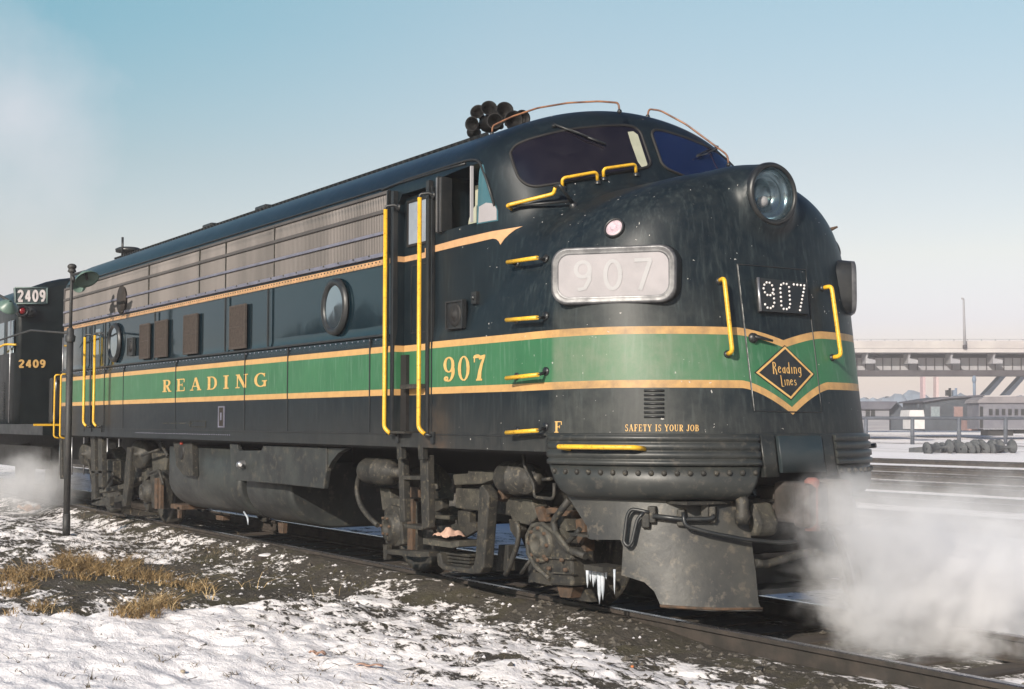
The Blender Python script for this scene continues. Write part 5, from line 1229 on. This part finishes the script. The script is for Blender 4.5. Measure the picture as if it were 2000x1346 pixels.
# end platform gear: low panel, grab irons, hoses, handrails
R2(MB().box(-15.0, -14.9, -1.35, -.55, 1.41, 2.20), 'end_panel', M_RUB, bevel=.04)
for y_ in (-1.30, -.75, .5): R2(MB().tube(roundpath([(-14.88, y_, 1.45), (-14.82, y_, 1.6), (-14.82, y_+.03, 2.1), (-14.88, y_+.03, 2.18)], .05), .014, 7), 'grab_iron', M_CHR)
R2(MB().tube(roundpath([(-16.95, -1.46, 2.84), (-17.2, -1.60, 2.86), (-18.2, -1.62, 2.78), (-20, -1.62, 2.50), (-34, -1.62, 2.3)], .25, 8), .02, 8), 'side_handrail', M_YEL)
R2(MB().tube([(XE-.25, -1.50, 1.42), (XE-.25, -1.50, 3.3)], .012, 6).tube([(XE+.03, -.62, 2.0), (XE+.03, -.62, 3.0)], .012, 6), 'grab_rail', M_CHR)
for k in range(6): R2(MB().tube([(-14.78, -1.2+k*.2, 1.2), (-14.76, -1.2+k*.2, .55)], .014, 6), 'air_hose', M_CHR)
for k in range(3): R2(MB().box(-17.6-k*.8, -17.1-k*.8, -1.475, -1.455, 2.7, 3.3), 'cab_window', M_SKG)
for k in range(14): R2(MB().box(-18.0, -17.8, -1.475, -1.46, 1.5+k*.05, 1.515+k*.05), 'louvre', M_DK)
t2 = R2(MB().box(-19.9, -16.2, -1.15, -1.0, .6, 1.0).box(-19.9, -16.2, 1.0, 1.15, .6, 1.0), 'truck_frame', M_RUB)
for x_ in (-16.8, -19.2):
    for s_ in (-1, 1): MB().lathe((x_, s_*.69, .508), (0, s_, 0), [(-.02,.545),(.01,.535),(.012,.508),(.13,.505),(.135,.44),(.11,.4),(.14,.11),(.14,.001)], 36).build('wheel', M_RUB, t2)
R2(MB().box(-14.9, -13.75, -.12, .12, .78, .98), 'coupler', M_RUB, bevel=.02)

# ================================================================== BACKGROUND YARD
FH = np.array([FW[0], FW[1], 0]); FH /= np.linalg.norm(FH)
def bslab(mb, poly, w, th): return mb.prism([dep(a, b_, w) for a, b_ in poly], FH*th)
def brect(mb, x0, x1, y0, y1, w, th): return bslab(mb, [(x0, y0), (x1, y0), (x1, y1), (x0, y1)], w, th)
M_CNC = mat('pale_concrete', (.40, .38, .37), (.34, .32, .32), .8, scale=.4, bmp=.1)
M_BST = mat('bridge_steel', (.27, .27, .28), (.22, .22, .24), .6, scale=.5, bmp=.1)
M_BDK = mat('bridge_soffit', (.05, .045, .05), (.035, .03, .035), .7, scale=.5)  # soffit and flange: underside shade put into a darker steel colour
D0 = 150.
br = empty('highway_bridge', tuple(dep(1850, 850, D0)), 'long grey steel girder highway bridge crossing behind the yard', 'bridge')
def B(mb, n, m, par=br, **k): return mb.build(n, m, par, **k)
x0, x1 = 0, 3200
B(brect(MB(), x0, x1, 666, 680.5, D0, .5), 'parapet', M_CNC); B(brect(MB(), x0, x1, 681, 688.5, D0-.5, 16), 'deck', M_CNC)
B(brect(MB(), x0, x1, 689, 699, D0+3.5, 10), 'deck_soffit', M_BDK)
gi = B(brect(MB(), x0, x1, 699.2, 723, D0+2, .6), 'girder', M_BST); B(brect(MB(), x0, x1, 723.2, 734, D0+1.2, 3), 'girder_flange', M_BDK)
st = MB()
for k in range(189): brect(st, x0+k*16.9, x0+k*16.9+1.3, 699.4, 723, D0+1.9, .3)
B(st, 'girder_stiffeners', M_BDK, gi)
for k in range(-20, 18):
    X_ = 1693+k*82.8; B(bslab(MB(), [(X_-1, 688.8), (X_+4, 688.8), (X_+1, 700), (X_+17, 703), (X_+17, 710), (X_-2, 710)], D0, 2.), 'bracket', M_BST)
h = MB()
brect(h, x0, x1, 662.3, 663.2, D0, .1)
for k in range(118): brect(h, x0+k*27, x0+k*27+1, 662.5, 666, D0, .1)
B(h, 'deck_railing', M_BST)
M_BLU = mat('blue_steel', (.16, .20, .27), (.12, .16, .22), .6, scale=.6)
for X_ in (1959, 1999, 959, 999): B(bslab(MB(), [(X_-2, 733), (X_+8, 733), (X_-26, 772), (X_-38, 772)], D0+6, 1.5), 'inclined_leg', M_BLU)
for X_, w_, c in ((1805, 5, (.42, .30, .31)), (1831, 5, (.46, .35, .34))):
    o = brect(MB(), X_-w_/2, X_+w_/2, 733, 800, D0+60, 1.5).build('distant_chimney', mat('chimney%d' % X_, c)); tag(o, ('left' if X_ == 1805 else 'right')+'-hand of two thin pinkish stacks seen under the bridge', 'chimney', 'distant stacks under the bridge')
lp = empty('street_lamp', tuple(dep(1884, 681, D0-.3)), 'tall thin street lamp standing on the highway bridge', 'street lamp')
MB().tube([dep(1884.5, 681, D0-.6), dep(1882, 584, D0-.6)], [.16, .09], 8).build('pole', M_BST, lp); MB().tube([dep(1882, 584.3, D0-.6), dep(1878, 582.5, D0-.6)], .10, 6).build('lamp_head', M_BST, lp); MB().tube([dep(1884.5, 681, D0-.6), dep(1884.4, 674, D0-.6)], .22, 8).build('pole_base', M_BDK, lp)
# houses and huts
M_RF = mat('grey_roof', (.10, .10, .12), (.075, .075, .095), .8, scale=1); M_WL = mat('grey_siding', (.20, .20, .22), (.16, .16, .18), .8, scale=1, stretch=(.2, .2, 5)); M_DKW = mat('dark_siding', (.055, .065, .08), (.04, .048, .06), .8, scale=1)
D1 = 118.
hs_ = empty('yard_office', tuple(dep(1700, 842, D1)), 'low grey house with a pitched roof beyond the fence, nearest the locomotive nose', 'house')
brect(MB(), 1640, 1737, 798, 842, D1, 6).build('wall', M_WL, hs_); bslab(MB(), [(1630, 799), (1740, 799), (1753, 784), (1640, 784)], D1-.3, 6.5).build('roof', M_RF, hs_)
bslab(MB(), [(1737.4, 799), (1752, 785), (1766, 799), (1766, 841), (1737.4, 841)], D1+.5, 5).build('gable_wall', M_DKW, hs_)
for a, b_ in ((1691, 1699), (1701, 1709)): brect(MB(), a, b_, 801, 815, D1-.05, .1).build('window', M_DK, hs_)
wh = empty('white_hut', tuple(dep(1790, 838, 112)), 'small white hut with a stovepipe left of the dark shed', 'hut')
brect(MB(), 1777, 1806, 816, 838, 112, 2).build('wall', mat('white_wall', (.52, .51, .51), (.45, .44, .44), .7, scale=2), wh); bslab(MB(), [(1775, 815.5), (1806, 815.5), (1804, 801), (1777, 801)], 111.7, 2.6).build('roof', mat('white_wall', (1, 1, 1)), wh); MB().tube([dep(1793.5, 801, 113), dep(1793.5, 789, 113)], .12).build('stovepipe', M_DKW, wh)
ds = empty('dark_shed', tuple(dep(1860, 842, 124)), 'long dark shed with two windows behind the white hut', 'shed')
bslab(MB(), [(1806, 842), (1806, 782), (1850, 775), (1920, 771), (1920, 842)], 124, 7).build('wall', M_DKW, ds); bslab(MB(), [(1803, 783), (1850, 775.5), (1923, 771), (1923, 774), (1850, 778.5), (1804, 786)], 123.7, 8).build('roof', M_RF, ds)
for a, b_, m_ in ((1817, 1837, mat('pale_pane', (.22, .26, .28), None, .3)), (1862, 1882, mat('brick_pane', (.26, .17, .16), None, .5))):
    f_ = brect(MB(), a, b_, 793, 815, 123.9, .2).build('window', M_RF, ds); brect(MB(), a+1.5, b_-1.5, 794.5, 814, 123.85, .1).build('pane', m_, f_)
brect(MB(), 1892, 1910, 821, 841, 121, 2).build('x', mat('brick_red', (.30, .19, .18), (.24, .15, .14), .8, scale=2)); o = bpy.data.objects['x']; o.name = 'brick_cabin'; tag(o, 'squat reddish brick box between the dark shed and the coach', 'cabin')
# passenger coach
ch = empty('passenger_coach', tuple(dep(1990, 850, 116)), 'grey lilac old passenger coach parked at the right edge of the yard', 'railway coach')
M_CCH = mat('lilac_grey_paint', (.135, .135, .155), (.10, .10, .125), .6, scale=1)
brect(MB(), 1912, 2160, 787, 838, 116, 3).build('coach_body', M_CCH, ch); bslab(MB(), [(1909, 787), (1913, 780), (1925, 775), (2160, 772), (2160, 787)], 115.8, 3.4).build('roof', mat('coach_roof', (.19, .175, .185), (.15, .14, .15), .7, scale=1), ch)
for k in range(17): brect(MB(), 1932+k*12.5, 1938.5+k*12.5, 799, 811, 115.95, .1).build('window', M_DK, ch)
brect(MB(), 1914, 1920, 794, 836, 115.95, .1).build('end_door', M_DK, ch)
for a in (1955, 2100): brect(MB(), a-24, a+24, 839, 851, 116.4, 2).build('truck', M_RUB, ch); 
brect(MB(), 1985, 2075, 839, 847, 116.8, 2).build('underbody_box', M_RUB, ch)
# signals on the shed roof line
for a, c in ((1853, 'dark'), (1865, 'bluish')):
    o = brect(MB(), a-3, a+4, 762, 773, 130, .6).tube([dep(a+2, 758, 130.3), dep(a+2, 800, 130.3)], .12).build('signal_head', M_DK if c == 'dark' else M_BLU); tag(o, f'{c} square railway signal above the shed roof', 'signal')
o = MB().tube([dep(1902.5, 734, 128), dep(1903.5, 790, 128)], .13).ball(dep(1902.5, 742, 128), .2, 8, (1, 1, 1.8)).build('utility_pole', M_BLU); tag(o, 'thin bluish pole rising between shed and bridge', 'pole')
# fence of pipe rail and posts
fe = empty('pipe_fence', tuple(dep(1775, 868, 88)), 'low dark pipe fence running across the yard before the houses', 'fence')
M_FEN = mat('fence_pipe', (.085, .095, .12), (.06, .07, .085), .6, scale=2)
MB().tube([dep(900, 815.7, 88), dep(2500, 817.6, 88)], .10, 8).build('top_rail', M_FEN, fe)
for k in range(-8, 9): X_ = 1691+k*91; MB().tube([dep(X_, 868, 88), dep(X_, 816, 88)], .13, 8).build('post', M_FEN, fe)
# scrap heap, snow ridge
M_SCR = mat('dark_scrap', (.075, .080, .085), (.045, .05, .055), .7, scale=3, bmp=.5)
for k in range(9):
    X_ = 1812+k*15.5+random.uniform(-3, 3); w_ = 74+random.uniform(-2, 2); c = dep(X_, 885, w_)
    o = MB().lathe(c+[0, 0, .2], (random.uniform(-.3, .3), 1, .1), [(0,.05),(0,.38),(.06,.38),(.08,.3),(.9,.08),(1.2,.08),(1.3,.32),(1.36,.38),(1.42,.38),(1.42,.02)], 14).build('scrap_wheelset', M_SCR)
    tag(o, 'dark scrapped wheelset lying in the heap in the middle of the yard', 'wheelset', 'scrapped wheelsets in the yard')
mb = MB(); 
for k in range(16): X_ = 1806+k*9.5; mb.obox(dep(X_, 883+random.uniform(-4, 2), 76), (random.uniform(-1, 1), 1, .1), (1, random.uniform(-1, 1), .1), (0, .1, 1), random.uniform(.3, 1.), .2, random.uniform(.1, .3))
tag(mb.build('scrap_heap', M_SCR), 'low dark heap of scrap iron in the yard snow', 'scrap heap', kind='stuff')
# far tree line and hill
def wood(name, label, ptsf, n, m, h0, h1, r):
    mb = MB()
    for k in range(n):
        c, hh_ = ptsf(k)
        for j in range(3):
            q_ = c+np.array([random.gauss(0, r*.5), random.gauss(0, r*.5), hh_*random.uniform(.35, .75)]); rr = r*random.uniform(.5, 1)
            vs = []; 
            for i_ in range(5):
                th = math.pi*(i_+.5)/5
                for l in range(7): a = 6.283*l/7; e_ = rr*random.uniform(.7, 1.25); vs.append(q_+[e_*math.sin(th)*math.cos(a), e_*math.sin(th)*math.sin(a), e_*math.cos(th)*hh_/r*.35])
            mb.add(vs, [(i_*7+l, i_*7+(l+1) % 7, (i_+1)*7+(l+1) % 7, (i_+1)*7+l) for i_ in range(4) for l in range(7)])
    return tag(mb.build(name, m), label, 'trees', kind='stuff')
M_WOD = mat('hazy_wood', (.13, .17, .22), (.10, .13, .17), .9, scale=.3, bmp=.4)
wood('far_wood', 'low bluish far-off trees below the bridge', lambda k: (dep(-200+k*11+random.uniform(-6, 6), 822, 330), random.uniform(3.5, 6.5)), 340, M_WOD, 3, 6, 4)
# bare trees and poles behind the photographer: they show as the dark band mirrored in the glossy side panels
M_TRE = mat('bare_wood', (.030, .028, .025), (.05, .045, .04), .9, scale=.3, bmp=.4)
wood('lineside_wood', 'dark bare trees along the far side of the street behind the camera', lambda k: (np.array([-135+k*1.5, -62+6*math.sin(k*.31), 0]), 5.5+6.0*abs(math.sin(k*.23)*math.sin(k*.071+1))+random.uniform(0, 2.5)), 150, M_TRE, 3, 6, 3.2)
for k in range(6):
    o = MB().tube([(-100+k*27, -45, -.3), (-100+k*27, -45, 8.5)], .13, 8).box(-101+k*27, -99+k*27, -45.1, -44.9, 7.6, 7.8).build('telegraph_pole', M_TRE); tag(o, 'dark wooden telegraph pole with one crossarm behind the camera', 'telegraph pole', 'telegraph poles behind the camera')

# ================================================================== STEAM
def steam(name, label, c, rad, dens, seed, lo=.45, hi=.75, sc=2.2, col=(.97, .97, .98)):
    m = bpy.data.materials.new(name); m.use_nodes = True; t = m.node_tree
    for n_ in list(t.nodes):
        if n_.type == 'BSDF_PRINCIPLED': t.nodes.remove(n_)
    vol = t.nodes.new('ShaderNodeVolumePrincipled'); out = t.nodes['Material Output']; t.links.new(vol.outputs[0], out.inputs['Volume'])
    vol.inputs['Color'].default_value = (*col, 1); vol.inputs['Anisotropy'].default_value = .0
    tc = t.nodes.new('ShaderNodeTexCoord'); mp_ = t.nodes.new('ShaderNodeVectorMath'); mp_.operation = 'LENGTH'; t.links.new(tc.outputs['Object'], mp_.inputs[0])
    r = NV(t, mp_.outputs['Value'])
    ad = t.nodes.new('ShaderNodeVectorMath'); ad.operation = 'ADD'; ad.inputs[1].default_value = (seed, seed*.7, 0)
    g2 = t.nodes.new('ShaderNodeNewGeometry'); t.links.new(g2.outputs['Position'], ad.inputs[0])
    nz = noise(t, ad.outputs[0], sc, 5, .62)
    nz2 = noise(t, ad.outputs[0], sc*3.1, 4, .6)
    d = ((r*-1.+1.)*1.1+(nz-.5)*2.7+(nz2-.5)*.9-.16).ss(0., hi)*(r*-1.+1.).ss(0., .35)
    lk(t, d*dens, vol.inputs['Density'])
    mb = MB().ball((0, 0, 0), 1., 20); me_ = bpy.data.meshes.new(name); me_.from_pydata(mb.v, [], mb.f); me_.materials.append(m)
    bm = bmesh.new(); bm.from_mesh(me_); bmesh.ops.remove_doubles(bm, verts=bm.verts, dist=.002); bmesh.ops.recalc_face_normals(bm, faces=bm.faces); bm.to_mesh(me_); bm.free()
    o = bpy.data.objects.new(name, me_); S.collection.objects.link(o); o.location = c; o.scale = rad; o.rotation_euler.z = math.radians(-32); return tag(o, label, 'steam', kind='stuff')
def spt(px, py, y_): return un(px, py, 1, y_)
steam('steam', 'dense white steam cloud billowing beside the nose at lower right', spt(1835, 1165, .7), (.90, 1.15, .80), 9.5, 3.1, hi=.9, sc=2.6)
steam('steam', 'thin steam veil drifting over the coupler and pilot', spt(1660, 1030, -.15)+np.array([.2, 0, 0]), (.75, .8, .55), 2.4, 8.3, hi=.8)
steam('steam', 'faint steam drifting to the right edge above the snow', spt(1960, 1130, 2.2), (2.4, 1.4, 1.1), 1.6, 5.7, hi=.9)
steam('steam', 'bluish steam curling under the coupling at the far left', spt(70, 950, -1.3), (2.6, 1.0, .80), 1.0, 11.3, hi=.7, sc=1.4)

# ================================================================== HAZE over the yard
m = bpy.data.materials.new('haze'); m.use_nodes = True; t = m.node_tree; t.nodes.remove(t.nodes['Principled BSDF'])
vol = t.nodes.new('ShaderNodeVolumePrincipled'); t.links.new(vol.outputs[0], t.nodes['Material Output'].inputs['Volume']); vol.inputs['Density'].default_value = .0010; vol.inputs['Color'].default_value = (.95, .93, .95, 1)
hz = MB().box(-3520, 1520, -920, 3520, -1.6, 12.5).build('haze', m); tag(hz, kind='stuff', label='thin pale winter haze over the rail yard', cat='haze')
